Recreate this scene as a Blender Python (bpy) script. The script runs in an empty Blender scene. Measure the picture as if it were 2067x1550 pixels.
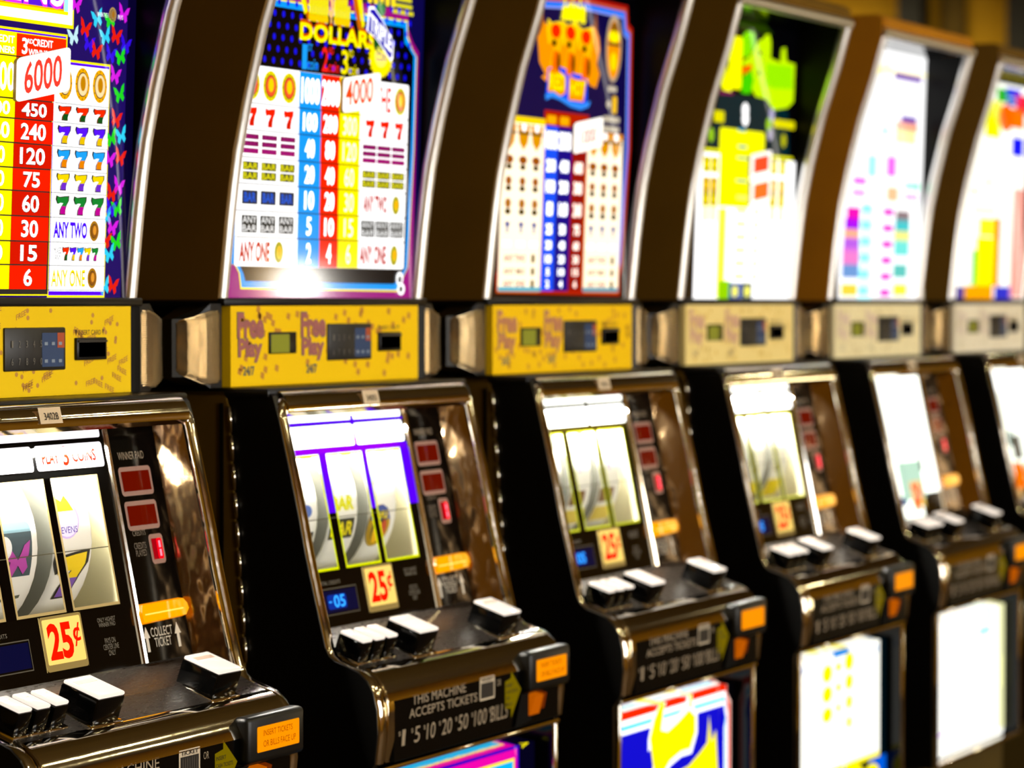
import bpy, bmesh, math, random
from mathutils import Vector, Matrix
PI = math.pi
SC = bpy.context.scene
COL = SC.collection
EYE = 1.45                      # eye height: all machine heights below are written relative to it

# ------------------------------------------------------------------ camera
cd = bpy.data.cameras.new('camera'); cam = bpy.data.objects.new('camera', cd); COL.objects.link(cam)
cam.location = (-2.77729, -1.952, EYE)
cam.rotation_euler = (math.radians(90 - 1.5181), 0, -math.radians(64.0))
cd.sensor_width = 36; cd.lens = 109.87; cd.clip_start = 0.05; cd.clip_end = 60
cd.dof.use_dof = True; cd.dof.focus_distance = 3.25; cd.dof.aperture_fstop = 5.8
SC.camera = cam
# ------------------------------------------------------------------ world, colour
w = bpy.data.worlds.new('world'); SC.world = w; w.use_nodes = True
bg = w.node_tree.nodes['Background']; bg.inputs[0].default_value = (.30, .19, .035, 1); bg.inputs[1].default_value = .12
vs = SC.view_settings; vs.view_transform = 'Standard'; vs.look = 'None'; vs.exposure = 0; vs.gamma = 1; vs.use_curve_mapping = False
# ------------------------------------------------------------------ ceiling lamps of the hall
def lamp(name, loc, power, size, color=(1, .86, .50), rot=(0, 0, 0)):
    l = bpy.data.lights.new(name, 'AREA'); l.shape = 'DISK'; l.size = size; l.energy = power; l.color = color
    o = bpy.data.objects.new(name, l); COL.objects.link(o); o.location = loc; o.rotation_euler = rot
    return o
for i, (x, y) in enumerate([(-3.2, -3.2), (-.6, -2.6), (2.0, -3.0), (4.6, -2.6), (6.5, -3.9), (9.6, -2.4), (0.8, -4.6), (5.8, -4.6)]):
    lamp('ceiling_lamp', (x, y, 3.17), 16, .22)
for i, (x, y) in enumerate([(6.5, 1.6), (9.5, 0.8), (11.5, -.8), (3, 1.7), (11.6, 4.4), (10.2, 3.4)]):
    lamp('ceiling_lamp', (x, y, 3.17), 18 if i < 4 else 75, .22)  # the last two, stronger, are added to brighten the far wall

# ------------------------------------------------------------------ materials
MATS = {}
def lin(c):
    c = c / 255.0
    return c / 12.92 if c <= .04045 else ((c + .055) / 1.055) ** 2.4
def rgb(h): return tuple(lin(int(h[i:i + 2], 16)) for i in (0, 2, 4))
def new_mat(name):
    m = bpy.data.materials.new(name); m.use_nodes = True
    return m, m.node_tree, m.node_tree.nodes['Principled BSDF']
def glow(h, s=1.0):
    key = ('glow', h, s)
    if key in MATS: return MATS[key]
    m, nt, b = new_mat('backlit_print'); c = rgb(h)
    b.inputs['Base Color'].default_value = tuple(x * .12 for x in c) + (1,)
    b.inputs['Roughness'].default_value = .06; b.inputs['Specular IOR Level'].default_value = .2
    b.inputs['Emission Color'].default_value = c + (1,)
    b.inputs['Emission Strength'].default_value = s
    MATS[key] = m; return m
def plain(h, rough=.5, metal=0.0, spec=.5):
    key = ('plain', h, rough, metal, spec)
    if key in MATS: return MATS[key]
    m, nt, b = new_mat('painted_surface'); c = rgb(h)
    b.inputs['Base Color'].default_value = c + (1,); b.inputs['Roughness'].default_value = rough
    b.inputs['Metallic'].default_value = metal; b.inputs['Specular IOR Level'].default_value = spec
    MATS[key] = m; return m
def noise_bump(nt, b, scale, strength, dist=.002, detail=2, stretch=(1, 1, 1)):
    tc = nt.nodes.new('ShaderNodeTexCoord'); mp = nt.nodes.new('ShaderNodeMapping'); n = nt.nodes.new('ShaderNodeTexNoise')
    bp = nt.nodes.new('ShaderNodeBump')
    mp.inputs['Scale'].default_value = stretch
    n.inputs['Scale'].default_value = scale; n.inputs['Detail'].default_value = detail
    bp.inputs['Strength'].default_value = strength; bp.inputs['Distance'].default_value = dist
    nt.links.new(tc.outputs['Object'], mp.inputs[0]); nt.links.new(mp.outputs[0], n.inputs['Vector'])
    nt.links.new(n.outputs[0], bp.inputs['Height']); nt.links.new(bp.outputs[0], b.inputs['Normal'])
    return n
def chrome(kind='smooth'):
    if ('chrome', kind) in MATS: return MATS[('chrome', kind)]
    m, nt, b = new_mat('chrome_' + kind)
    b.inputs['Base Color'].default_value = {'wavy': (.36, .24, .13, 1), 'satin': (.95, .93, .90, 1)}.get(kind, (.80, .72, .58, 1)); b.inputs['Metallic'].default_value = 1
    b.inputs['Roughness'].default_value = {'smooth': .07, 'wavy': .10, 'ribbed': .22, 'satin': .30}[kind]
    if kind == 'wavy': noise_bump(nt, b, 26, .9, .004, 3, (1, .5, .35))
    if kind == 'smooth': noise_bump(nt, b, 30, .10, .0015)
    MATS[('chrome', kind)] = m; return m
def brown(h, name='dark_laminate'):
    key = ('brown', h)
    if key in MATS: return MATS[key]
    m, nt, b = new_mat(name); c = rgb(h)
    tc = nt.nodes.new('ShaderNodeTexCoord'); n = nt.nodes.new('ShaderNodeTexNoise'); n.inputs['Scale'].default_value = 14; n.inputs['Detail'].default_value = 5
    r = nt.nodes.new('ShaderNodeValToRGB'); r.color_ramp.elements[0].color = tuple(x * .85 for x in c) + (1,); r.color_ramp.elements[1].color = tuple(x * 1.12 for x in c) + (1,)
    nt.links.new(tc.outputs['Object'], n.inputs['Vector']); nt.links.new(n.outputs[0], r.inputs[0]); nt.links.new(r.outputs[0], b.inputs['Base Color'])
    b.inputs['Roughness'].default_value = .75; b.inputs['Specular IOR Level'].default_value = .15
    MATS[key] = m; return m
def deck_mat():
    if 'deck' in MATS: return MATS['deck']
    m, nt, b = new_mat('brushed_dark_steel')
    b.inputs['Base Color'].default_value = (.055, .045, .038, 1); b.inputs['Metallic'].default_value = .75
    n = noise_bump(nt, b, 220, .12, .001, 4, (1, .15, 1))
    r = nt.nodes.new('ShaderNodeMapRange'); r.inputs[3].default_value = .16; r.inputs[4].default_value = .42
    n2 = nt.nodes.new('ShaderNodeTexNoise'); n2.inputs['Scale'].default_value = 30; n2.inputs['Detail'].default_value = 5
    nt.links.new(n2.outputs[0], r.inputs[0]); nt.links.new(r.outputs[0], b.inputs['Roughness'])
    MATS['deck'] = m; return m
def pane_mat():
    if 'pane' in MATS: return MATS['pane']
    m = bpy.data.materials.new('clear_pane'); m.use_nodes = True; nt = m.node_tree; nt.nodes.clear()
    o = nt.nodes.new('ShaderNodeOutputMaterial'); mx = nt.nodes.new('ShaderNodeMixShader'); t = nt.nodes.new('ShaderNodeBsdfTransparent'); g = nt.nodes.new('ShaderNodeBsdfGlossy')
    f = nt.nodes.new('ShaderNodeFresnel'); f.inputs[0].default_value = 1.35; g.inputs['Roughness'].default_value = .03
    t.inputs[0].default_value = (.97, .97, .97, 1)
    nt.links.new(f.outputs[0], mx.inputs[0]); nt.links.new(t.outputs[0], mx.inputs[1]); nt.links.new(g.outputs[0], mx.inputs[2]); nt.links.new(mx.outputs[0], o.inputs[0])
    MATS['pane'] = m; return m
BLACK = plain('040302', .35, 0, .3); BLACKG = plain('030303', .12, 0, .22); CHEEK = plain('030302', .32, 0, .15); MATTE = plain('050403', .8, 0, .1)

# ------------------------------------------------------------------ mesh builder
class MB:
    def __init__(s): s.v = []; s.f = []; s.m = []; s.sm = []; s.mats = []
    def mi(s, mat):
        if mat not in s.mats: s.mats.append(mat)
        return s.mats.index(mat)
    def add(s, vs, fs, mat, smooth=False):
        o = len(s.v); s.v += [tuple(p) for p in vs]; k = s.mi(mat)
        for f in fs: s.f.append([i + o for i in f]); s.m.append(k); s.sm.append(smooth)
        return s
    def bm(s, b, mat, smooth=False):
        b.verts.index_update()
        s.add([v.co[:] for v in b.verts], [[v.index for v in f.verts] for f in b.faces], mat, smooth); b.free(); return s
    def box(s, x0, x1, y0, y1, z0, z1, mat, bev=0, seg=2, M=None):
        b = bmesh.new(); bmesh.ops.create_cube(b, size=1)
        for v in b.verts: v.co = Vector(((x0 + x1) / 2 + v.co.x * (x1 - x0), (y0 + y1) / 2 + v.co.y * (y1 - y0), (z0 + z1) / 2 + v.co.z * (z1 - z0)))
        if bev: bmesh.ops.bevel(b, geom=b.edges[:], offset=bev, segments=seg, affect='EDGES', profile=.5)
        if M is not None: b.transform(M)
        return s.bm(b, mat, bool(bev))
    def extrude_x(s, prof, x0, x1, mat, smooth=False, caps=True):
        n = len(prof); vs = [(x0, y, z) for y, z in prof] + [(x1, y, z) for y, z in prof]
        fs = [[i, (i + 1) % n, n + (i + 1) % n, n + i] for i in range(n)]
        s.add(vs, fs, mat, smooth)
        if caps: s.add(vs, [list(range(n)), list(range(n, 2 * n))], mat, False)
        return s
    def sheet(s, a, b, mat, smooth=False):      # ruled strip between two polylines
        n = len(a); return s.add(list(a) + list(b), [[i, i + 1, n + i + 1, n + i] for i in range(n - 1)], mat, smooth)
    def sweep(s, path, ups, sec, mat, closed=False):
        n = len(path); k = len(sec); vs = []
        for i in range(n):
            p = Vector(path[i]); t = (Vector(path[min(i + 1, n - 1)]) - Vector(path[max(i - 1, 0)])).normalized()
            u = Vector(ups[i]); b = t.cross(u).normalized(); nn = b.cross(t).normalized()
            for (a, c) in sec: vs.append(p + b * a + nn * c)
        fs = [[i * k + q, i * k + (q + 1) % k, (i + 1) * k + (q + 1) % k, (i + 1) * k + q] for i in range(n - 1) for q in range(k)]
        fs += [list(range(k)), list(range((n - 1) * k, n * k))]
        return s.add(vs, fs, mat, True)
    def mesh(s, name, dz=EYE):
        me = bpy.data.meshes.new(name); me.from_pydata([(a, b, c + dz) for a, b, c in s.v], [], s.f)
        for m in s.mats: me.materials.append(m)
        me.polygons.foreach_set('material_index', s.m); me.polygons.foreach_set('use_smooth', s.sm); me.update()
        if any(s.sm):
            b = bmesh.new(); b.from_mesh(me); bmesh.ops.remove_doubles(b, verts=b.verts[:], dist=1e-5)
            bmesh.ops.recalc_face_normals(b, faces=b.faces[:])
            for e in b.edges:
                if len(e.link_faces) == 2 and e.calc_face_angle(0) > math.radians(38): e.smooth = False
            b.to_mesh(me); b.free()
        return me
def link(name, me, parent=None, label=None):
    o = bpy.data.objects.new(name, me); COL.objects.link(o)
    if parent is not None: o.parent = parent
    if label: o['label'] = label
    return o
SHARED = {}
def shared(name, fn, parent, label=None, key=None):
    k = key or fn.__name__
    if k not in SHARED: SHARED[k] = fn().mesh(name)
    return link(name, SHARED[k], parent, label)
def struct(name, mb, dz=0):
    o = link(name, mb.mesh(name, dz)); o['kind'] = 'structure'; return o

# ------------------------------------------------------------------ flat artwork: shapes in (x, z), laid on a surface
TXT = {}
def glyphs(t, bold):
    bold = min(bold, .07) * .6
    k = (t, bold)
    if k not in TXT:
        c = bpy.data.curves.new('lettering', 'FONT'); c.body = t; c.offset = bold; c.resolution_u = 3; c.space_line = .8; c.align_x = 'CENTER'
        o = bpy.data.objects.new('lettering', c); me = o.to_mesh()
        vs = [(v.co.x, v.co.y) for v in me.vertices]; fs = [list(p.vertices) for p in me.polygons]
        o.to_mesh_clear(); bpy.data.objects.remove(o); bpy.data.curves.remove(c)
        xs = [p[0] for p in vs]; ys = [p[1] for p in vs]; x0, x1, y0, y1 = min(xs), max(xs), min(ys), max(ys)
        TXT[k] = ([((a - x0) / (x1 - x0 or 1), (b - y0) / (y1 - y0 or 1)) for a, b in vs], fs)
    return TXT[k]
class Art:
    def __init__(s, step=.00025): s.it = []; s.step = step
    def raw(s, vs, fs, mat, L): s.it.append((vs, fs, mat, L)); return s
    def poly(s, pts, mat, L=1): return s.raw(list(pts), [list(range(len(pts)))], mat, L)
    def rect(s, x0, x1, z0, z1, mat, L=1): return s.poly([(x0, z0), (x1, z0), (x1, z1), (x0, z1)], mat, L)
    def rr(s, x0, x1, z0, z1, r, mat, L=1):
        p = []
        for cx, cz, a in ((x1 - r, z0 + r, -90), (x1 - r, z1 - r, 0), (x0 + r, z1 - r, 90), (x0 + r, z0 + r, 180)):
            for k in range(5): t = math.radians(a + 22.5 * k); p.append((cx + r * math.cos(t), cz + r * math.sin(t)))
        return s.poly(p, mat, L)
    def frame(s, x0, x1, z0, z1, w, mat, L=1):
        vs = [(x0, z0), (x1, z0), (x1, z1), (x0, z1), (x0 + w, z0 + w), (x1 - w, z0 + w), (x1 - w, z1 - w), (x0 + w, z1 - w)]
        return s.raw(vs, [[0, 1, 5, 4], [1, 2, 6, 5], [2, 3, 7, 6], [3, 0, 4, 7]], mat, L)
    def ell(s, cx, cz, rx, rz, mat, L=1, n=22, gear=0):
        return s.poly([(cx + rx * (1 + gear * (i % 2)) * math.cos(2 * PI * i / n), cz + rz * (1 + gear * (i % 2)) * math.sin(2 * PI * i / n)) for i in range(n)], mat, L)
    def line(s, p, q, w, mat, L=1):
        d = Vector((q[0] - p[0], q[1] - p[1])).normalized() * w / 2; a, b = -d.y, d.x
        return s.poly([(p[0] + a, p[1] + b), (q[0] + a, q[1] + b), (q[0] - a, q[1] - b), (p[0] - a, p[1] - b)], mat, L)
    def text(s, t, x0, x1, z0, z1, mat, L=3, bold=.0, shear=0, slope=0):
        vs, fs = glyphs(t, bold)
        return s.raw([(x0 + a * (x1 - x0) + b * shear, z0 + b * (z1 - z0) + a * slope) for a, b in vs], fs, mat, L)
    def seven(s, x0, x1, z0, z1, top, low, L=2, edge=None, mid=.45):
        o = [(0, .80), (.05, 1), (.3, .93), (.62, .97), (1, 1.0), (.98, .74), (.82, .5), (.74, .25), (.74, 0), (.28, 0), (.30, .25), (.42, .45), (.56, .62), (.3, .63), (.12, .55)]
        W, H = x1 - x0, z1 - z0
        if edge: s.poly([(x0 + W * (.5 + (a - .5) * 1.22), z0 + H * (.5 + (b - .5) * 1.12)) for a, b in o], edge, L)
        s.poly([(x0 + a * W, z0 + b * H) for a, b in o], top, L + 1)
        lo = [(.80, mid), (.74, .25), (.74, 0), (.28, 0), (.30, .25), (.42, mid)]
        s.poly([(x0 + a * W, z0 + b * H) for a, b in lo], low, L + 2)
        return s
    def butterfly(s, cx, cz, w, h, mat, L=2, tilt=.3):
        for q in (-1, 1):
            p = [(0, 0), (q * .5, .62), (q * .95, .8), (q * .75, .1), (q * .55, 0), (q * .7, -.45), (q * .4, -.75), (0, -.25)]
            c, d = math.cos(tilt), math.sin(tilt)
            s.poly([(cx + w / 2 * (a * c - b * d), cz + h / 2 * (a * d + b * c)) for a, b in p], mat, L)
        return s
    def build(s, fn, mb=None, slices=0):
        mb = mb or MB()
        for vs, fs, mat, L in s.it:
            if slices:
                b = bmesh.new(); bv = [b.verts.new((x, z, 0)) for x, z in vs]
                for f in fs:
                    try: b.faces.new([bv[i] for i in f])
                    except ValueError: pass
                bmesh.ops.triangulate(b, faces=b.faces[:])
                z0 = min(v[1] for v in vs); z1 = max(v[1] for v in vs); k = math.ceil(z0 / slices) * slices
                while k < z1:
                    bmesh.ops.bisect_plane(b, geom=b.verts[:] + b.edges[:] + b.faces[:], plane_co=(0, k, 0), plane_no=(0, 1, 0)); k += slices
                b.verts.index_update(); vs = [(v.co.x, v.co.y) for v in b.verts]; fs = [[v.index for v in f.verts] for f in b.faces]; b.free()
            mb.add([fn(x, z, L * s.step) for x, z in vs], fs, mat)
        return mb
def on_top(x, z, o): return (x, .010 - .035 * z - o, z)                       # topper glass
SL = .050 / .240; SN = math.hypot(1, SL)
def gy(z): return -.036 - SL * (-.15 - z)
def on_glass(x, z, o): return (x, gy(z) - o / SN, z + o * SL / SN)         # sloping reel glass
def on_yel(x, z, o): return (x, -o, z)
def on_front(x, z, o): return (x, -.2095 - o, z)
def on_belly(x, z, o): return (x, -.170 - o, z)

# ------------------------------------------------------------------ shared cabinet geometry
FR = [(-.064, -.108), (-.070, -.114), (-.078, -.14), (-.094, -.207), (-.106, -.26), (-.114, -.30), (-.128, -.358), (-.141, -.410), (-.146, -.420), (-.154, -.426),
      (-.169, -.431), (-.185, -.437), (-.197, -.447), (-.205, -.460), (-.210, -.480), (-.211, -.510), (-.207, -.545)]
TS = [(.002, 0), (-.001, .028), (-.008, .093), (-.014, .14), (-.020, .18), (-.033, .24), (-.055, .325), (-.080, .400), (-.102, .478)]
BZ0 = -.835                     # bottom of the belly door
def normals(P):
    out = []
    for i in range(len(P)):
        a = P[max(i - 1, 0)]; b = P[min(i + 1, len(P) - 1)]; ty, tz = b[0] - a[0], b[1] - a[1]; L = math.hypot(ty, tz); ty, tz = ty / L, tz / L
        if tz < 0: ty, tz = -ty, -tz
        out.append((0, -tz, ty))
    return out
def g_cabinet():
    m = MB(); lam = brown('5a4008'); W = .262
    for s in (-1, 1):
        xo, xi = s * W, s * (W - .012)
        # carcase side behind the hinge
        m.extrude_x([(.0, -.108), (.36, -.108), (.36, -EYE), (.02, -EYE), (-.03, -.86), (-.028, -.434), (-.006, -.126)], min(xo, xi), max(xo, xi), lam)
        # side of the doors
        d0, d1 = s * .2585, s * .246
        prof = [(-.004, -.112)] + [(y + .004, z) for y, z in FR] + [(-.192, -.56), (-.192, BZ0), (-.03, BZ0), (-.026, -.434)]
        m.extrude_x(prof, min(d0, d1), max(d0, d1), BLACK)
    m.box(-.26, .26, .345, .36, -EYE, -.108, MATTE)
    m.box(-.262, .262, -.062, .36, -.116, -.104, BLACK, .003)
    m.box(-.25, .25, .10, .11, -.40, -.13, MATTE)                    # behind the reels
    m.box(-.25, .25, -.15, .34, BZ0, -.56, MATTE)
    return m
def g_base():
    m = MB()
    m.extrude_x([(.30, -EYE), (-.165, -EYE), (-.165, BZ0 - .004), (-.03, BZ0 - .004), (.30, BZ0 - .004)], -.250, .250, brown('4a3a12'))
    m.box(-.252, .252, -.172, -.15, -EYE, -EYE + .1, chrome(), .004)
    return m
def g_neck():
    m = MB()
    m.box(-.243, .243, .004, .33, -.106, .0, MATTE)
    m.box(-.262, .262, -.002, .34, -.006, .004, BLACK, .002)
    return m
def rrsec(w, d, r, n=4):
    p = []
    for cx, cz, a in ((w / 2 - r, -d + r, -90), (w / 2 - r, -r, 0), (-w / 2 + r, -r, 90), (-w / 2 + r, -d + r, 180)):
        for k in range(n + 1): t = math.radians(a + 90 / n * k); p.append((cx + r * math.cos(t), cz + r * math.sin(t)))
    return p
def g_frame():
    m = MB(); N = normals(FR); xr = .2475; path = []; ups = []
    def pr(z):                                           # point of the front outline at a height
        for i in range(len(FR) - 1):
            if FR[i][1] >= z >= FR[i + 1][1]:
                t = (FR[i][1] - z) / (FR[i][1] - FR[i + 1][1]); return (FR[i][0] + (FR[i + 1][0] - FR[i][0]) * t, z)
    low = [(p, n) for p, n in zip(FR, N) if p[1] < -.135]
    for p, n in reversed(low): path.append((-xr, p[0], p[1])); ups.append(n)
    r = .016; zt = -.121; un = N[3]
    for k in range(7):
        a = PI / 2 * k / 6; z = zt - r + r * math.sin(a); y = pr(z)[0]; path.append((-xr + r - r * math.cos(a), y, z)); ups.append(un)
    for k in range(7):
        a = PI / 2 * (1 - k / 6); z = zt - r + r * math.sin(a); y = pr(z)[0]; path.append((xr - r + r * math.cos(a), y, z)); ups.append(un)
    for p, n in low: path.append((xr, p[0], p[1])); ups.append(n)
    m.sweep(path, ups, rrsec(.018, .013, .006), chrome())
    # rounded header between the rails, and its dark lip underneath
    hd = [(-.030, -.107), (-.060, -.1065), (-.068, -.110), (-.074, -.117), (-.0775, -.126), (-.077, -.133), (-.070, -.1385), (-.058, -.1385), (-.034, -.137)]
    m.extrude_x(hd, -.240, .240, chrome(), True)
    return m
def g_inner_wall(s):
    def f():
        m = MB(); x = s * .2365; Z = [-.137, -.17, -.2, -.24, -.28, -.32, -.36, -.40, -.412]
        def fy(z):
            for i in range(len(FR) - 1):
                if FR[i][1] >= z >= FR[i + 1][1]: return FR[i][0] + (FR[i + 1][0] - FR[i][0]) * (FR[i][1] - z) / (FR[i][1] - FR[i + 1][1])
        front = [(x + s * .003, fy(z) + .008, z) for z in Z]; back = [(x - s * .0085, gy(z) + .004, z) for z in Z]
        mid = [(x - s * .0030, (a[1] + b[1]) / 2, a[2]) for a, b in zip(front, back)]
        m.sheet(front, mid, chrome('wavy'), True); m.sheet(mid, back, chrome('wavy'), True)
        o = [(p[0] + s * .004, p[1], p[2]) for p in front]; o2 = [(p[0] + s * .008, p[1], p[2]) for p in back]
        m.sheet(front, o, chrome(), False); m.sheet(o, o2, BLACK)
        return m
    return f
def g_hinge():
    m = MB(); z = -.128; n = 10; L = .034
    a = Vector((-.2625, -.0085, -.126)); b = Vector((-.2625, -.0315, -.436))
    d = (b - a); n = 9
    for i in range(n):
        p, q = a + d * (i / n), a + d * ((i + .9) / n)
        k = 8; vs = []
        for c in (p, q):
            for j in range(k): t = 2 * PI * j / k; vs.append((c.x + .0026 * math.cos(t), c.y + .0026 * math.sin(t), c.z))
        m.add(vs, [[j, (j + 1) % k, k + (j + 1) % k, k + j] for j in range(k)] + [list(range(k)), list(range(k, 2 * k))], chrome(), True)
    m.box(-.2645, -.2615, -.0, .004, -.44, -.122, BLACK)
    return m
def g_deck():
    m = MB()
    m.extrude_x([(-.084, -.398), (-.140, -.4175), (-.182, -.4355), (-.182, -.445), (-.084, -.41)], -.2365, .2365, deck_mat())
    return m
def g_bullnose():
    m = MB()
    p = [(-.176, -.4335), (-.184, -.4350), (-.192, -.4392), (-.199, -.446), (-.2045, -.4545), (-.2085, -.464), (-.2105, -.473), (-.19, -.472), (-.176, -.45)]
    m.extrude_x(p, -.2365, .2365, chrome(), True)
    for x0, x1 in ((-.2365, -.222),):
        m.extrude_x([(-.2085, -.466), (-.2105, -.48), (-.2105, -.515), (-.206, -.545), (-.19, -.545), (-.19, -.47)], x0, x1, chrome(), True)
    return m
def g_button(w, d, h):
    def f():                                             # origin on the deck, top lies along the deck slope
        m = MB(); m.box(-w / 2, w / 2, -d / 2, d / 2, -.004, h - .0035, BLACKG, .003); return m
    return f
def g_cap(w, d, h):
    def f():
        m = MB(); m.box(-w / 2 + .001, w / 2 - .001, -d / 2 + .001, d / 2 - .001, h - .0045, h, glow('fff0e0', 1.0), .0022, 3)
        m.box(-w / 2 + .005, w / 2 - .009, d * .16, d * .30, h - .0005, h + .0002, plain('b79c8c', .5)); return m
    return f
def g_socket(w, d):
    def f():
        m = MB(); m.box(-w / 2 - .004, w / 2 + .004, -d / 2 - .004, d / 2 + .006, -.006, .0035, chrome(), .002); return m
    return f
def g_topper():
    m = MB(); lam = brown('6a4c10'); 
    return m
def topper(col):
    m = MB(); lam = brown(col); W = .262; D = .34; H = .512
    for s in (-1, 1):
        xo, xi = s * W, s * (W - .008)
        m.extrude_x([(y + .006, z) for y, z in TS] + [(-.096, .505), (-.085, H), (D, H), (D, .0)], min(xo, xi), max(xo, xi), lam)
        g0, g1 = s * (W - .008), s * (W - .0125)      # glossy black cheek inside
        m.extrude_x([(y + .012, z) for y, z in TS] + [(.03, .47), (.03, 0)], min(g0, g1), max(g0, g1), CHEEK)
    m.extrude_x([(-.094, .487), (-.100, .495), (-.096, .506), (-.085, H), (D, H), (D, H - .01), (-.06, H - .012), (-.06, .487)], -.254, .254, lam)
    m.box(-.254, .254, D - .01, D, 0, H, MATTE)
    m.extrude_x([(-.09, .487), (-.088, .482), (0, .470), (0, .49)], -.2495, .2495, BLACKG)
    return m
def g_strips():
    m = MB(); N = normals(TS)
    for s in (-1, 1):
        m.sweep([(s * .2515, y, z) for y, z in TS], N, rrsec(.020, .018, .0088), chrome('satin'))
    m.sweep([(-.2605, -.1025, .478), (.2605, -.1025, .478)], [N[-1]] * 2, rrsec(.018, .016, .0078), chrome('satin'))
    return m
def g_grille(s):
    def f():
        m = MB(); A = [(.2625, .003), (.272, -.001), (.285, -.0015), (.298, .000), (.311, .004), (.322, .012), (.328, .024)]
        nz = 76; vs = []; k = len(A)
        def lim(u): return (-.100 + .016 * max(0, u - .45) ** 1.2 * 2.1, -.008 - .020 * max(0, u - .15) ** 1.1)
        for j in range(nz + 1):
            for i, (x, y) in enumerate(A):
                z0, z1 = lim(i / (k - 1)); v = j / nz; r = .0015 * (1 if j % 2 else -1)
                e = min(v, 1 - v) * 12; e = 0 if e > 1 else (1 - e) ** 2 * .006
                vs.append((s * x, y + r + e, z0 + (z1 - z0) * v))
        m.add(vs, [[j * k + i, j * k + i + 1, (j + 1) * k + i + 1, (j + 1) * k + i] for j in range(nz) for i in range(k - 1)], chrome('ribbed'), False)
        hs = [(.258, .004), (.262, -.0005), (.285, .001), (.311, .007), (.331, .026), (.325, .045), (.25, .06), (.243, .02)]
        top = [(s * x, y, -.003 - (.018 if x > .3 else 0)) for x, y in hs]; bot = [(s * x, y, -.104 + (.014 if x > .3 else 0)) for x, y in hs]
        n = len(hs); m.add([(a, b + .003, c) for a, b, c in top + bot], [[i, (i + 1) % n, n + (i + 1) % n, n + i] for i in range(n)] + [list(range(n)), list(range(n, 2 * n))], BLACK)
        return m
    return f
def g_belly_frame():
    m = MB(); z1, z0 = -.551, BZ0
    m.box(-.2545, .2545, -.2035, -.186, z1 - .006, z1, chrome(), .002)
    for s in (-1, 1): m.box(min(s * .2545, s * .246), max(s * .2545, s * .246), -.2005, -.185, z0, z1 - .005, chrome(), .0025)
    m.box(-.2545, .2545, -.2005, -.185, z0, z0 + .008, chrome(), .002)
    m.extrude_x([(-.200, z1 - .006), (-.172, z1 - .030), (-.168, z1 - .030), (-.168, z1 - .005)], -.2455, .2455, chrome('smooth'))
    for s in (-1, 1): m.box(min(s * .246, s * .2455), max(s * .246, s * .2455), -.197, -.168, z0, z1 - .005, BLACKG)
    return m
def g_reel_housing():
    m = MB(); in_ = plain('d9d0a8', .6)
    m.box(-.215, .118, .085, .088, -.37, -.145, in_); m.box(-.215, .118, -.030, .088, -.150, -.147, in_)
    m.box(-.215, .118, -.066, .088, -.375, -.372, in_)
    for x in (-.217, .1165): m.extrude_x([(.088, -.147), (gy(-.15) + .004, -.150), (gy(-.372) + .004, -.372), (.088, -.372)], x, x + .002, in_)
    return m
def g_digits():
    return None

# ------------------------------------------------------------------ reels
RC = (.056, -.262); RR = .104
REELX = (-.156, -.054, .049); RW = .074
def on_reel(x, z, o):
    a = (z - RC[1]) / RR; return (x, RC[0] - (RR + o) * math.cos(a), RC[1] + (RR + o) * math.sin(a))
def reel(idx, sym, strip, parent):
    m = MB(); n = 40; x0, x1 = REELX[idx] - RW / 2, REELX[idx] + RW / 2; vs = []
    for x in (x0, x1):
        for i in range(n): t = 2 * PI * i / n; vs.append((x, RC[0] - RR * math.cos(t), RC[1] + RR * math.sin(t)))
    m.add(vs, [[i, (i + 1) % n, n + (i + 1) % n, n + i] for i in range(n)], strip, True)
    rim = plain('6c6c64', .3); vv = []
    for r in (RR, RR - .012, RR * .3):
        for i in range(n): t = 2 * PI * i / n; vv.append((x1 + .0004, RC[0] - r * math.cos(t), RC[1] + r * math.sin(t)))
    m.add(vv, [[i, (i + 1) % n, n + (i + 1) % n, n + i] for i in range(n)], plain('b8b49a', .4)); m.add(vv, [[n + i, n + (i + 1) % n, 2 * n + (i + 1) % n, 2 * n + i] for i in range(n)], rim)
    vl = [(x0, b, c) for a, b, c in vv]; m.add(vl, [[i, (i + 1) % n, 2 * n + (i + 1) % n, 2 * n + i] for i in range(n)], rim)
    if sym: sym.build(on_reel, m, .008)
    return link('reel', m.mesh('reel'), parent)

# ------------------------------------------------------------------ artwork colours
W3 = glow('ffffff', 2.6); W2 = glow('ffffff', 1.5); WY = glow('fff6d8', 1.5); K = plain('030308', .1)
YEL = glow('fff000', 1.1); YLO = glow('ffb400', 1.0); RED = glow('ff2a00', .95); BLU = glow('009cff', 1.0); DKB = glow('0a0838', .8)
PUR = glow('5a00ff', 1.0); GRN = glow('10a020', .9); MAG = glow('e000c0', 1.0); CYA = glow('30c8ff', 1.1); INK = plain('0a0806', .3)
LBLU = glow('8ce8ff', 1.6)
def medal(a, cx, cz, rx, rz, ring, inner, core, L=3):
    a.ell(cx, cz, rx, rz, ring, L, 24); a.ell(cx, cz, rx * .74, rz * .74, INK, L + 1, 20); a.ell(cx, cz, rx * .68, rz * .68, inner, L + 2, 20); a.ell(cx, cz + rz * .06, rx * .36, rz * .46, core, L + 3, 12)
    for k in range(12):
        t = PI * k / 6; a.ell(cx + rx * .87 * math.cos(t), cz + rz * .87 * math.sin(t), rx * .05, rz * .06, INK, L + 1, 6)
def table(a, rows, cells):
    pass

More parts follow.
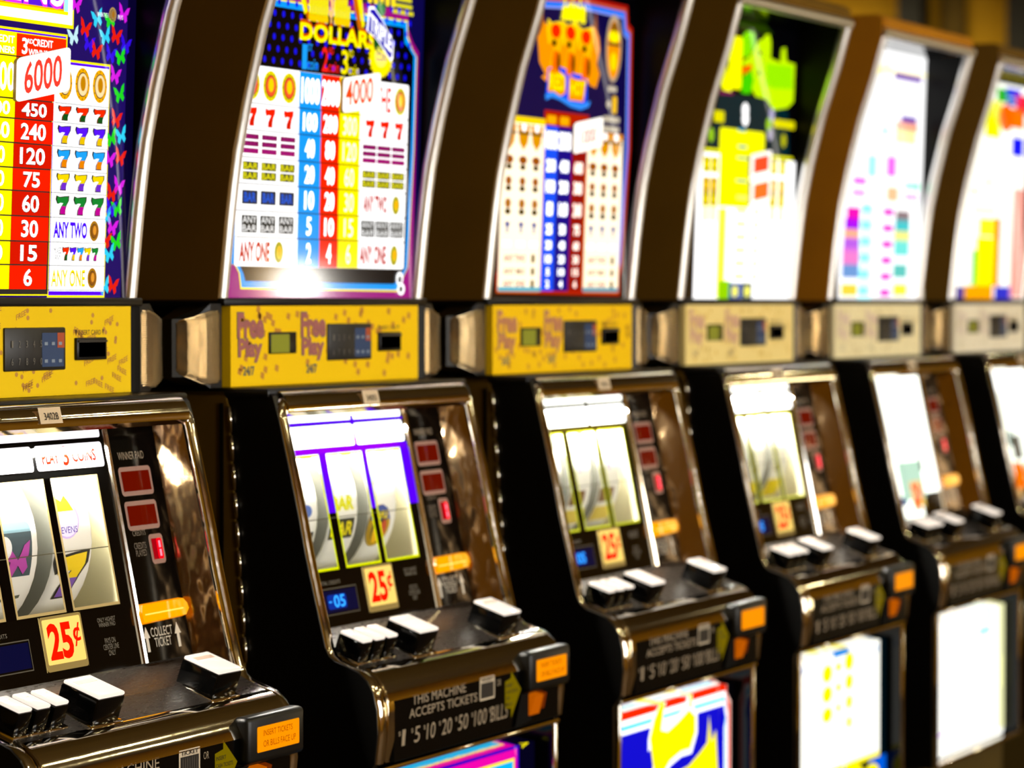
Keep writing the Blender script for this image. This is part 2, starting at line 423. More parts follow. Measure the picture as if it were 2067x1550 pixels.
def art_sevens():
    """topper of the left machine: butterflies and coloured sevens"""
    a = Art(); DP = glow('24106e', .75)
    a.rect(-.249, .249, .004, .47, DP, 1); a.rect(.232, .249, .004, .47, glow('0c0438', .6), 2)
    # logo box
    x0, x1, z0, z1 = -.124, .124, .300, .40
    a.rect(x0, x1, z0, z1, YEL, 2); a.rect(x0 + .003, x1 - .003, z0 + .004, z1, W2, 3); a.rect(x0 + .010, x1 - .012, z0 + .016, z1, LBLU, 4)
    a.rect(x0 + .010, x1 - .012, z0 + .014, z0 + .018, YEL, 5)
    a.rect(x0 + .016, x1 - .020, z0 + .018, z1, YLO, 5); a.rect(x0 + .018, x1 - .022, z0 + .020, z1, glow('5a18d8', 1.1), 6)
    a.text('SEVENS', -.112, .104, .319, .368, glow('e030ff', 1.1), 7, .045); a.text('SEVENS', -.110, .102, .322, .366, W3, 8, .0)
    # table
    RZ = [.2867, .2629, .2175, .1963, .1703, .1437, .1192, .0921, .0649, .0393, .0122]
    for s in (-1, 1):
        xa, xb = (.089, .196) if s > 0 else (-.196, -.089)
        a.rect(min(s * .0, s * .113), max(s * .0, s * .113), .006, .293, YEL, 2)
        a.rect(xa - .003, xb + .003, .004, .266, YEL, 2); a.rect(xa - .001, xb + .001, .0065, .2635, PUR, 3); a.rect(xa, xb, .011, .2605, W2, 4)
    a.rect(-.110, .110, .2885, .2905, PUR, 3)
    a.rect(-.110, .110, .2635, .2875, RED, 4); a.rect(-.060, .016, .2635, .2875, YEL, 5)
    a.rect(-.0195, .0865, .0075, .2635, INK, 3)
    vals = ['6000', '450', '240', '120', '75', '60', '30', '15', '6']
    vy = ['2000', '300', '160', '80', '50', '40', '20', '10', '4']; vz = ['1000', '150', '80', '40', '25', '20', '10', '5', '2']
    SY = [None, ('ff2a00', '0a5a1c'), ('5a10ff', 'ffd200'), ('18a8ff', 'ff9000'), ('ffe000', '7a30e0'), ('108a30', 'd000a0')]
    for i in range(9):
        zt, zb = RZ[i + 1], RZ[i + 2] if i + 2 < len(RZ) else .0
        zt, zb = (RZ[i + 1], RZ[i + 2])
        g = .0007; xr0 = .0165 - .0004 * i; xr1 = .0895 - .0009 * i
        rc = glow('e01400', .9) if i % 2 else glow('ff1c00', .95)
        a.rect(xr0, xr1, zb + g, zt - g, rc, 5); a.rect(-.056, xr0 - .0005, zb + g, zt - g, YEL, 5); a.rect(-.0885, -.0565, zb + g, zt - g, glow('00a0ff', 1), 5)
        h = (zt - zb) * .68; zc = (zt + zb) / 2; n = len(vals[i]); cw = .0155 * n
        xc = (xr0 + xr1) / 2 - .001
        if i: a.text(vals[i], xc - cw / 2, xc + cw / 2, zc - h / 2 - .0008, zc + h / 2 - .0008, plain('3a0800', .4), 6, .05); a.text(vals[i], xc - cw / 2, xc + cw / 2, zc - h / 2, zc + h / 2, W3, 7, .03)
        a.text(vy[i], -.010 - .0075 * len(vy[i]) - .0035, -.0135 + .0075 * len(vy[i]) - .003, zc - h / 2, zc + h / 2, W3, 7, .03)
        a.rect(-.196, -.089, zb - g / 2, zb + g / 2, INK, 5); a.rect(xr1 + .001, .196, zb - g / 2, zb + g / 2, INK, 5)
        for s in (-1, 1):
            base = .102 if s > 0 else -.186; st = .0345
            if i == 0:
                for k in range(3): medal(a, base + .007 + st * k, zc, .0145, .0185, glow('ffb400', .9), glow('ffd8a0', 1.1), glow('d89000', .8), 5)
            elif i < 6:
                for k in range(3): a.seven(base - .003 + st * k, base + .019 + st * k, zc - h * .52, zc + h * .52, glow(SY[i][0], .9), glow(SY[i][1], .8), 5, INK)
            elif i == 6:
                a.text('ANY TWO', base - .008, base + .058, zc - h / 2, zc + h / 2, glow('4a00ff', 1), 5, .07); medal(a, base + .072, zc, .0095, .0115, glow('c88a10', .8), glow('b06a20', .6), glow('f0a030', .9), 5)
            elif i == 7:
                a.text('MIXED\nANY', base - .006, base + .009, zc - h * .4, zc + h * .4, INK, 5, 0)
                for k in range(5): a.seven(base + .011 + .0145 * k, base + .0225 + .0145 * k, zc - h * .38, zc + h * .42, glow(SY[k + 1][0], .9), glow(SY[k + 1][1], .8), 5, INK)
            else:
                a.text('ANY ONE', base - .010, base + .056, zc - h / 2 - .0006, zc + h / 2 - .0006, glow('b08000', .8), 5, .03); a.text('ANY ONE', base - .010, base + .056, zc - h / 2, zc + h / 2, glow('ffe000', 1.2), 6, .005)
                medal(a, base + .070, zc, .0095, .0115, glow('c88a10', .8), glow('b06a20', .6), glow('f0a030', .9), 6)
    a.text('3', .026, .036, .266, .2835, W3, 6, .03); a.text('RD', .036, .046, .278, .283, W2, 6, .02)
    a.text('CREDIT', .046, .084, .276, .284, W2, 6, .03); a.text('WINNERS', .038, .086, .265, .2725, W2, 6, .03)
    a.text('2', -.052, -.044, .266, .2835, W3, 6, .03); a.text('CREDIT', -.036, .012, .276, .284, W2, 6, .03); a.text('WINNERS', -.040, .012, .265, .2725, W2, 6, .03)
    # butterflies
    C = {'m': 'f020ff', 'c': '30d8ff', 'g': '20e020', 'r': 'ff2010', 'p': '3a10ff', 'w': 'c8f4ff'}
    BF = [(0.1275,0.328),(0.1702,0.3157),(0.1961,0.3161),(0.2231,0.325),(0.1471,0.3028),(0.209,0.2993),(0.1242,0.2923),(0.187,0.2971),(0.1548,0.2864),(0.1699,0.2798),(0.2192,0.2767),(0.2288,0.2902),(0.2091,0.2548),(0.199,0.2775),(0.2192,0.2342),(0.2135,0.2059),(0.2245,0.188),(0.2044,0.1843),(0.2236,0.1633),(0.2024,0.1608),(0.2083,0.1219),(0.2221,0.1302),(0.2071,0.1051),(0.2203,0.1055),(0.1985,0.0948),(0.2111,0.0839),(0.1987,0.0697),(0.22,0.0673),(0.2065,0.0536),(0.1981,0.0167),(0.2153,0.0179)]
    cs = 'mcgmrrwcprgpmpgrcgrmrmpgcmrgcc'.ljust(31, 'r')
    for (x, z), c in zip(BF, cs):
        a.butterfly(x, z, .024, .026, glow(C[c], .75 if c in 'pmr' else .9), 3, .25 if c in 'gcw' else -.2)
        if x > .1: a.butterfly(-x, z, .024, .026, glow(C[c], .75), 3, -.25)
    a.text('WHEN THE 3', .170, .192, .318, .323, W2, 3, .0); medal(a, .201, .322, .0075, .0085, glow('c8a060', .8), glow('b08a50', .8), glow('c08020', .7), 3); a.text('PAYS', .212, .222, .318, .323, W2, 3, .0)
    return a
def card(name, n, x0, x1, zl0, zl1, zr0, zr1, txt, tcol, size, parent, sub=None):
    """raised payout card with slanting top, standing off the glass"""
    m = MB()
    def P(u, v, o): z0 = zl0 + (zr0 - zl0) * u; z1 = zl1 + (zr1 - zl1) * u; x, z = x0 + (x1 - x0) * u, z0 + (z1 - z0) * v; return on_top(x, z, o)
    r = .08; ring = []
    for cu, cv, a in ((1 - r, r * 1.2, -90), (1 - r, 1 - r * 1.2, 0), (r, 1 - r * 1.2, 90), (r, r * 1.2, 180)):
        for k in range(5): t = math.radians(a + 22.5 * k); ring.append((cu + r * math.cos(t), cv + r * 1.2 * math.sin(t)))
    k = len(ring); f = [P(u, v, .0075) for u, v in ring]; b = [P(u, v, .0035) for u, v in ring]
    m.add(f, [list(range(k))], glow('fffaf0', 1.5)); m.add(f + b, [[i, (i + 1) % k, k + (i + 1) % k, k + i] for i in range(k)], plain('8a6a30', .5)); m.add(b, [list(range(k))], plain('6a4a20', .6))
    vs, fs = glyphs(txt, .03) if txt != '#' else ([(0, 0), (1, 0), (1, 1), (0, 1)], [[0, 1, 2, 3]]); a0, a1, b0, b1 = size
    m.add([P(a0 + (a1 - a0) * u, b0 + (b1 - b0) * v, .0079) for u, v in vs], fs, tcol)
    if sub:
        vs, fs = glyphs(sub, 0); m.add([P(.45 + .4 * u, .07 + .07 * v, .0082) for u, v in vs], fs, glow('ff9a90', 1))
    return link('jackpot_card', m.mesh('jackpot_card'), parent)

def art_dollars():
    a = Art(); NV = glow('05040e', .5)
    a.rect(-.249, .249, .004, .47, glow('14084a', .8), 1)                     # outer violet
    mg = glow('a81088', .85)
    def ring(k, mat, L):
        pts = [(-.236 + k, .046 - k * .2), (-.222 + k, .043), (-.213 + k, .034), (-.208 + k, .0145 + k), (.196 - k, .0125 + k), (.210 - k, .03), (.224 - k, .045), (.232 - k, .2), (.232 - k, .326), (.218 - k, .336), (.205 - k, .352 - k), (.203 - k, .372 - k),
               (-.150 - k * 0, .372 - k), (-.155, .352 - k), (-.232 + k, .348 - k)]
        a.poly(pts, mat, L)
    a.rect(-.245, .238, .004, .385, mg, 2)
    a.poly([(.243, .30), (.249, .30), (.249, .47), (.12, .47), (.12, .385), (.205, .385), (.205, .362), (.220, .345), (.238, .332)], glow('0e0850', .8), 3)
    ring(0, YEL, 4); ring(.0022, BLU, 5); ring(.010, NV, 6)
    for r in range(7):
        for c in range(22):
            x = -.21 + .0215 * c + (.01 if r % 2 else 0); z = .296 + .0145 * r
            if -.215 < x < .21: a.ell(x, z, .0038, .0042, glow('1410ff', .8), 7, 8)
    RZ = [.2865, .2409, .2083, .175, .143, .1102, .078, .0427]
    C0 = [(-.081, -.0255, BLU, ['1000', '100', '40', '20', '10', '5', '2']), (-.0255, .0225, glow('ff1e00', .95), ['2000', '200', '80', '40', '20', '10', '4']), (.0225, .077, YEL, ['4000', '300', '120', '60', '30', '15', '6'])]
    a.rr(-.226, .2095, .0425, .2868, .004, W2, 8)
    for i in range(7):
        zt, zb = RZ[i], RZ[i + 1]; zc = (zt + zb) / 2; h = (zt - zb) * .72; dx = .0011 * i
        for j, (xa, xb, c, t) in enumerate(C0):
            a.rect(xa + dx * (1 if j < 3 else 0) * .9, xb + dx * .9, zb, zt, c, 9)
            s = t[i]; wd = min(.0118 * len(s), .046); xc = (xa + xb) / 2 + dx * .9
            a.text(s, xc - wd / 2, xc + wd / 2, zc - h / 2, zc + h / 2, W3 if j < 2 else glow('ffffc8', 2.2), 11, .035 if j < 2 else 0)
        if i: a.rect(-.226, .2095, zt - .0006, zt + .0006, glow('101818', .3), 12)
        for s in (-1, 1):
            xs = [-.196, -.152, -.107] if s < 0 else [.104, .144, .184]; col = .9 if s < 0 else .8
            if i: xs = [q + dx * .4 for q in xs]
            if i == 0:
                if s < 0:
                    for x in xs: medal(a, x, zc, .0185, .0188, glow('f0e000', 1), glow('ff5a30', .9), glow('f0d800', 1), 10)
                else:
                    a.text('THE', .118, .160, zc - h / 2, zc + h / 2, glow('ff2a10', .95), 10, .03); medal(a, .186, zc, .0165, .0185, glow('e8d800', .9), glow('ff7a30', .9), glow('f0d800', 1), 10)
            elif i == 1:
                for x in xs: a.seven(x - .0125, x + .0125, zc - h / 2, zc + h / 2, glow('ff1c00', .95), glow('e01800', .9), 10, None)
            elif i == 2:
                for x in xs:
                    for k in range(3): a.rect(x - .0185, x + .0185, zc - h / 2 + k * h * .36, zc - h / 2 + k * h * .36 + h * .27, glow('900060' if k else 'b00078', .75), 10)
                    for k in range(3): a.text('BAR', x - .013, x + .013, zc - h / 2 + k * h * .36 + .0012, zc - h / 2 + k * h * .36 + h * .22, glow('b02080', .8), 11, 0)
            elif i == 3:
                for x in xs:
                    for k in range(2):
                        z = zc - h / 2 + k * h * .52; a.rect(x - .0185, x + .0185, z, z + h * .45, plain('1c2408', .4), 10); a.text('BAR', x - .017, x + .017, z + .0012, z + h * .40, glow('f8f000', 1.0), 11, .01)
            elif i == 4:
                if s < 0:
                    for x in xs: a.rect(x - .0185, x + .0185, zc - h * .36, zc + h * .36, plain('081430', .4), 10); a.text('BAR', x - .014, x + .014, zc - h * .25, zc + h * .25, glow('1468ff', .7), 11, .04)
                else: a.text('ANY TWO', .092, .158, zc - h / 2, zc + h / 2, glow('c81000', .8), 10, .075); medal(a, .182, zc, .011, .0125, glow('c8c010', .8), glow('e8d020', .9), glow('ffb000', 1), 10)
            elif i == 5:
                for x in xs:
                    a.rect(x - .0185, x + .0185, zc - h * .46, zc + h * .46, plain('10140a', .4), 10)
                    a.text('ANY', x - .0165, x + .0165, zc + h * .05, zc + h * .40, glow('ffffff', 1.1), 11, .0); a.text('BAR', x - .0165, x + .0165, zc - h * .40, zc - h * .05, glow('ffffff', 1.1), 11, .0)
            else:
                x = -.216 if s < 0 else .086; a.text('ANY ONE', x, x + .073, zc - h / 2, zc + h / 2, glow('c81800', .85), 10, .075); medal(a, x + .095, zc, .011, .0135, glow('c8c010', .8), glow('e8d020', .9), glow('ffb000', 1), 10)
    # heading
    for k, (t, x0, x1, c) in enumerate([('1', -.076, -.064, '10a0ff'), ('2', -.026, -.010, 'ff2018'), ('3', .024, .042, 'fff000')]):
        cc = glow(c, 1); a.text(t, x0, x1, .290, .321, cc, 9, .03); a.text(['ST', 'ND', 'RD'][k], x1 + .001, x1 + .013, .313, .322, cc, 9, .01); a.text('coin', x1 + .001, x1 + .028, .290, .304, cc, 9, .01)
    a.text('DOLLARS', -.083, .116, .329, .352, glow('e05800', .9), 9, .05, 0, .001); a.text('DOLLARS', -.084, .115, .3255, .348, glow('fff000', 1.15), 10, .06, 0, .001)
    for x, h in [(-.062, .03), (-.055, .045), (-.048, .06), (-.041, .052), (-.034, .066), (-.027, .05), (-.020, .035), (.002, .05), (.009, .065), (.016, .058), (.023, .046), (.030, .036), (.037, .022)]:
        a.rect(x, x + .0055, .351, .355 + h, YEL, 9); a.ell(x + .0028, .3555, .004, .005, glow('ffd000', 1), 10, 10); a.rect(x + .0055, x + .0068, .352, .353 + h, INK, 9)
    a.text('$', -.014, .001, .352, .405, glow('f8c070', 1.2), 11, .03)
    a.poly([(-.088, .39), (-.075, .39), (-.058, .352), (-.066, .352)], glow('e07000', .9), 9); a.poly([(-.095, .40), (-.084, .40), (-.066, .362), (-.074, .358)], YEL, 10)
    a.poly([(.044, .40), (.058, .40), (.075, .352), (.066, .350)], glow('e07000', .9), 9); a.poly([(.056, .40), (.070, .40), (.082, .356), (.076, .352)], YEL, 10)
    # ribbon badge with a coin
    cx, cz = .128, .318
    a.ell(cx, cz, .029, .024, glow('ffe800', 1.1), 11, 48, .14); a.ell(cx, cz + .002, .017, .0145, glow('fff060', 1.3), 12); a.text('COIN', cx - .014, cx + .014, cz - .005, cz + .006, glow('7a10a0', .8), 13, .02)
    a.ell(.122, .337, .016, .014, glow('106020', .7), 12); a.ell(.124, .381, .012, .010, glow('109040', .8), 12)
    rb = [(.090, .350), (.094, .378), (.106, .379), (.128, .366), (.148, .348), (.158, .342), (.157, .322), (.152, .318), (.134, .330), (.112, .343)]
    a.poly([(.1235 + (x - .1235) * 1.1, .349 + (z - .349) * 1.12) for x, z in rb], glow('f4f4ff', 1.6), 13); a.poly(rb, glow('2210b8', .9), 14)
    a.text('TRIPLE', .094, .154, .352, .374, W2, 15, .04, .0, -.026)
    for t in range(5): a.rr(.088 + .016 * t, .099 + .016 * t, .386, .41, .004, glow('ffe020', 1.1), 12)
    for k, (u, v) in enumerate([(.166, .218), (.172, .214), (.175, .212)]): a.rect(u - .006, v, .379 + k * .0085, .384 + k * .0085, glow('e8e020', .9), 5)
    a.ell(.198, .030, .0095, .009, W2, 12); a.ell(.198, .029, .005, .005, INK, 13); a.ell(.203, .016, .010, .008, W2, 12); a.ell(.202, .016, .005, .0045, INK, 13)
    return a

def art_flames():
    a = Art(); NV = glow('100848', .8); OR = glow('ff9c00', 1.0)
    a.rect(-.249, .249, .004, .47, K, 1)
    p = [(-0.2161,0.0111),(-0.218,0.037),(-0.2137,0.044),(-0.2068,0.2158),(-0.171,0.3863),(-0.1473,0.441),(0.0519,0.4535),(0.2084,0.4521),(0.2143,0.4253),(0.2299,0.419),(0.2374,0.2353),(0.2203,0.0517),(0.2122,0.0364),(0.2144,0.0082)]
    a.poly(p, glow('c01808', .85), 2)
    def shr(k, kz): cx, cz = .0, .215; return [(cx + (x - cx) * k, cz + (z - cz) * kz) for x, z in p]
    a.poly(shr(.975, .975), glow('d06048', .8), 3); a.poly(shr(.955, .955), glow('0a78ff', 1), 4); a.poly(shr(.925, .925), glow('90a0ff', 1), 5); a.poly(shr(.91, .912), NV, 6)
    a.rect(-.215, .205, .012, .03, glow('e88010', .8), 6)
    # flames with three sevens
    fl = [(-0.0796,0.329),(-0.1008,0.3454),(-0.1057,0.3664),(-0.11,0.3804),(-0.0976,0.392),(-0.0886,0.4055),(-0.0781,0.3992),(-0.0651,0.4046),(-0.0481,0.4045),(-0.0311,0.4044),(-0.0138,0.4021),(0.0032,0.4056),(0.0208,0.4026),(0.0417,0.4043),(0.0594,0.4027),(0.0765,0.4114),(0.0912,0.4067),(0.1027,0.3964),(0.1078,0.3783),(0.0988,0.3554),(0.1107,0.3413),(0.098,0.3197),(0.0763,0.3228),(0.0612,0.3344),(0.0086,0.3347),(-0.0603,0.341),(-0.0754,0.3185),(-0.0926,0.3245)]
    a.poly(fl, glow('ff9800', 1), 8)
    for x, z in [(-0.0946,0.3958),(0.0912,0.4067)]: a.poly([(x - .012, z - .02), (x, z + .03), (x + .010, z - .02)], glow('c87020', .6), 7)
    for k, (x, z) in enumerate([(-0.0524,0.3941),(-0.0012,0.3951),(0.0531,0.3927)]):
        a.seven(x - .022, x + .024, z - .062, z + .012, glow('ffb400', 1), glow('ff7000', .95), 9, glow('ffd800', 1.1)); a.ell(x + .002, z, .016, .0105, glow('ff2400', .95), 13)
        a.ell(x - .003, z - .018, .008, .005, glow('604000', .5), 13); a.ell(x + .014, z - .045, .006, .014, glow('7a4000', .6), 13)
    sc = [(-0.0298,0.4319),(-0.0322,0.4187),(-0.0352,0.4127),(-0.0146,0.4129),(0.0478,0.4165),(0.0499,0.4343),(0.0183,0.4345)]
    a.poly(sc, glow('fff000', 1.15), 12); a.text('Triple', sc[1][0] - .002, sc[4][0] + .003, .398, .452, glow('fff000', 1.2), 13, .04)
    rbn = [(-0.0719,0.3388),(-0.0436,0.3443),(-0.0091,0.3408),(0.0259,0.3358),(0.0646,0.3361),(0.0673,0.3016),(0.056,0.2877),(0.0119,0.2911),(-0.0319,0.3017),(-0.0771,0.2961)]
    a.poly(rbn, glow('0a50ff', 1), 10)
    wv = [(-0.0791,0.3003),(-0.0543,0.3061),(-0.0232,0.2993),(0.0117,0.294),(0.0502,0.2933),(0.0781,0.2993),(0.0717,0.2901),(0.0439,0.2841),(0.0088,0.2866),(-0.0296,0.2946),(-0.057,0.2973),(-0.0768,0.2918)]; a.poly(wv, glow('3090ff', 1), 12)
    b1 = [(-0.0685,0.3383),(-0.0346,0.3377),(-0.0117,0.3297),(-0.0099,0.3059),(-0.0267,0.3005),(-0.0711,0.3051)]; b2 = [(0.0002,0.3319),(0.0265,0.3285),(0.0616,0.3293),(0.0535,0.2964),(0.0011,0.2963)]
    for b, t in ((b1, 'RED'), (b2, 'HOT')):
        a.poly(b, glow('ff9a00', 1), 11); xs = [q[0] for q in b]; zs = [q[1] for q in b]
        a.text(t, min(xs) + .004, max(xs) - .004, min(zs) + .008, max(zs) - .006, glow('ffe400', 1.15), 13, .06)
    # side columns at the head: little characters' badges and words
    x, z = [(0.1583,0.3834)][0]
    a.ell(x, z, .029, .052, glow('c8b090', .8), 8); a.ell(x, z - .002, .024, .044, glow('ff9c00', .95), 9); a.ell(x, z + .030, .014, .010, glow('a86a10', .7), 10); a.ell(x, z + .018, .020, .009, YEL, 10); a.rect(x - .022, x + .022, z + .004, z + .008, INK, 10); a.ell(x, z - .020, .012, .014, glow('ffe000', 1), 10)
    for k, (u, zz) in enumerate([(.016, -.066), (.030, -.112), (.030, -.127), (.030, -.141)]): a.rr(x - u, x + u, z + zz, z + zz + .009, .003, glow('d8ccb4', .8), 8)
    a.rr(x + .002, x + .018, z - .098, z - .072, .003, glow('ffc800', 1), 8); a.ell(x - .012, z - .085, .008, .006, glow('d8ccb4', .8), 8)
    for zz in (.345, .333, .322, .285, .276, .267): a.rr(-.196, -.172, zz, zz + .006, .002, glow('c8bca4', .7), 8)
    a.rr(-.205, -.178, .290, .312, .004, glow('f0b000', .9), 8)
    # pay table
    RZ = [.276, .2485, .213, .184, .155, .125, .0985, .0745, .052, .034, .0185]; RZ = [.257, .213, .183, .152, .118, .0925, .0715, .0515, .034, .0165]
    CR = glow('fff0d0', 1.4)
    a.rect(-.2135, -.073, .016, .262, CR, 7); a.rect(.073, .203, .016, .250, CR, 7)
    a.rect(-.2135, -.073, .255, .2645, glow('ffd400', 1.1), 8); a.rect(.073, .203, .246, .2545, OR, 8)
    a.rect(-.078, .078, .012, .278, glow('c82000', .8), 7); a.rect(-.074, -.030, .015, .256, glow('0a50ff', 1), 8); a.rect(-.030, .020, .015, .256, glow('0a0090', .8), 8); a.rect(.020, .074, .015, .256, glow('a00808', .8), 8); a.rect(.070, .0745, .018, .2, glow('ff7a10', .9), 9)
    for x in (-.052, -.008): a.rr(x - .017, x + .015, .2585, .271, .003, glow('ffb000', 1), 9)
    for i in range(9):
        zt, zb = RZ[i], RZ[i + 1]; zc = (zt + zb) / 2; h = (zt - zb) * .62
        for j, xc in enumerate((-.052, -.006, .044)):
            s = [['1000', '2000', '3000'], ['200', '400', '600'], ['100', '200', '300'], ['80', '160', '240'], ['25', '50', '75'], ['20', '40', '60'], ['10', '20', '30'], ['5', '10', '15'], ['2', '4', '6']][i][j]
            wd = .0098 * len(s); a.text(s, xc - wd / 2, xc + wd / 2, zc - h / 2, zc + h / 2, [W3, W3, glow('ffe8d8', 2.0)][j], 11, .10 if i < 6 else .05)
        for xs in ((-.190, -.145, -.102), (.096, .137, .178)):
            if i == 0:
                for x in xs: a.poly([(x - .020, zc + .018), (x + .020, zc + .018), (x + .014, zc - .008), (x, zc - .019), (x - .014, zc - .008)], glow('f0a000', .85), 9); a.rect(x - .020, x + .020, zc + .004, zc + .007, INK, 10); a.ell(x, zc + .014, .008, .006, W2, 10)
            elif i < 4:
                c = ['b05a10', 'b86418', 'c87a20'][i - 1]
                for x in xs: a.ell(x, zc + h * .22, .014 if i == 1 else .010, h * .34, glow(c, .75), 9, 14); a.ell(x, zc - h * .34, .010, h * .22, glow('5a4410', .6), 9, 12)
            elif i == 4:
                for x in xs: a.rect(x - .007, x + .007, zc + h * .1, zc + h * .5, glow('2040b0', .7), 9); a.rect(x - .003, x + .003, zc - h * .5, zc + h * .1, glow('5060b0', .7), 9)
            elif i == 5:
                for x in xs: a.rect(x - .012, x + .012, zc - h * .3, zc + h * .3, W2, 9)
            else:
                c = glow(['b83010', 'a87030', 'c04010'][i - 6], .75); a.text(['ANY TWO', 'ANY MIX', 'ANY ONE'][i - 6], xs[0] - .008, xs[1] + .018, zc - h * .4, zc + h * .4, c, 9, .03); a.rr(xs[2] - .006, xs[2] + .006, zc - h * .5, zc + h * .5, .002, glow('8a6a10', .7), 9)
    a.rect(-.2135, -.073, .014, .0205, glow('60c0d8', .9), 9); a.rect(.073, .203, .014, .0205, glow('60a8c0', .9), 9)
    return a
def art_pickle():
    a = Art(); G1 = glow('86e800', 1); G2 = glow('c8f400', 1.05); Y = glow('f8f800', 1.15); W = glow('ffffff', 1.6)
    a.rect(-.249, .249, .004, .47, K, 1)
    a.poly([(-0.1287,0.2943),(-0.1118,0.3439),(0.0882,0.3433),(0.2069,0.3287),(0.2192,0.2521),(-0.1565,0.2486)], glow('002830', .8), 2)
    a.poly([(-0.0396,0.459),(-0.0272,0.4682),(0.0878,0.469),(0.1238,0.455),(-0.0124,0.4512)], glow('305000', .5), 2); a.poly([(-0.0162,0.4921),(0.0284,0.4942),(0.0249,0.484),(-0.011,0.4843)], glow('90e000', .8), 3)
    a.rr(*(-0.073,-0.0143,0.3522,0.44), .010, Y, 4); a.poly([(-0.1047,0.3849),(-0.0815,0.3905),(-0.0749,0.3665),(-0.0485,0.3641),(-0.06,0.3462),(-0.0949,0.3473),(-0.109,0.3603)], Y, 4)
    a.poly([(-0.016,0.4427),(0.0053,0.4526),(0.0369,0.4517),(0.0433,0.4323),(0.0224,0.4141),(-0.0037,0.4057),(-0.0223,0.4151)], G1, 3); a.poly([(-0.0057,0.3791),(0.0382,0.3903),(0.0495,0.3661),(0.0241,0.3479),(-0.0116,0.3474),(-0.0173,0.3603)], glow('40d800', .95), 3)
    a.poly([(-0.0206,0.3963),(0.0226,0.4125),(0.0562,0.4399),(0.0786,0.4449),(0.0871,0.4522),(0.1054,0.4536),(0.1136,0.4408),(0.1138,0.4139),(0.161,0.4103),(0.1657,0.4345),(0.182,0.4373),(0.189,0.414),(0.23,0.4116),(0.2291,0.3471),(0.2016,0.3344),(0.1361,0.3274),(0.0997,0.3439),(0.0515,0.3453),(0.0323,0.3567),(0.0397,0.3738),(0.0247,0.3894)], G2, 5)
    a.poly([(0.094,0.4041),(0.2184,0.4074),(0.2222,0.3682),(0.1326,0.3644),(0.0975,0.3674)], glow('9cf000', 1), 6); a.poly([(-0.0198,0.3881),(0.0238,0.3993),(0.029,0.3914),(-0.0055,0.3775)], glow('ff6000', .95), 6)
    for q in [(0.0627,0.4195),(0.0613,0.386)]: a.ell(q[0], q[1], .006, .005, glow('303000', .4), 7, 10)
    a.poly([(-0.1119,0.3447),(-0.0469,0.3469),(-0.0508,0.3418),(-0.1071,0.3401)], glow('900060', .8), 3)
    for q in [(0.0065,0.3203),(0.0079,0.3055)]: a.ell(q[0], q[1], .014, .012, W, 5, 14)
    for q in ((-0.1304,-0.0857,0.2941,0.3128),(0.1376,0.2387,0.2986,0.3123)): a.rr(*q, .003, glow('e8e000', 1), 5)
    for q, c in zip([(-0.1395,0.2719),(0.1154,0.301),(0.1881,0.2773),(0.1276,0.3185),(0.1238,0.2862)], ('a0d820', 'b0e820', 'c8c800', 'b0a8d8', 'c8c0d8')): a.ell(q[0], q[1], .011, .012, glow(c, .9), 6, 14)
    # pay table, nearly white towards its foot
    a.rr(*(-0.1023,0.1001,0.2429,0.2867), .006, Y, 4); a.rect(*(-0.1916,0.2582,0.0024,0.243), W, 3); a.rect(*(-0.1919,0.2338,0.2501,0.2454), Y, 4)
    x0, x1, z0, z1 = (-0.0991,0.0375,0.157,0.2511); a.rect(x0, x1, z0, z1, Y, 5)
    x0, x1, z0, z1 = (-0.0967,0.0565,0.0015,0.1534)
    a.rect(x0, x0 + .036, .006, z1, glow('f4f040', 1.3), 5); a.rect(x0 + .036, x1 + .052, .03, z1, glow('fffff0', 2), 5)
    for q, c in (((-0.0881,-0.0371,-0.0002,0.0342), '9ce000'), ((-0.04,0.0116,-0.0002,0.0312), '2050b0'), ((0.0132,0.0635,-0.0002,0.0315), '305070')): a.rect(*q, glow(c, .9), 6)
    for q in [(-0.0144,0.0164),(0.0415,0.0166)]: a.ell(q[0], q[1], .013, .010, glow('f4f060', 1.3), 7, 12)
    for r, (y, c, d) in enumerate(((330, 'f8e000', '207000'), (370, 'f4c800', '702040'), (398, 'f0d800', '704000'), (425, 'fff8b0', 'fffff0'), (470, 'fffff0', 'fffff0'), (520, 'fffff0', 'fffff0'))):
        for q in [(-0.1543,0.2245),(-0.1204,0.225),(0.1454,0.2312),(0.1878,0.2311)]:
            z = q[1] - (y - 330) * .00084; a.rr(q[0] - .016, q[0] + .016, z - .014, z + .012, .004, glow(c, 1.0 if r < 3 else 1.7), 5)
            if r < 3: a.ell(q[0], z + .007, .005, .0045, glow(d, .7), 6, 8); a.ell(q[0], z - .009, .005, .0045, glow(d, .7), 6, 8)
    for k in range(7):
        z = .17 - .022 * k; a.rect(-.02, .028, z, z + .007, glow('f8f860', 1.4), 6); a.rect(.06, .085, z, z + .007, glow('f0ec50', 1.2), 6)
    for q in ((-0.024,0.0099,0.284,0.289),(-0.0213,0.0169,0.2562,0.2603),(-0.024,0.0254,0.2382,0.2412),(-0.0249,0.0244,0.1999,0.2032)): a.rect(*q, glow('40a0c8', .9), 7)
    return a
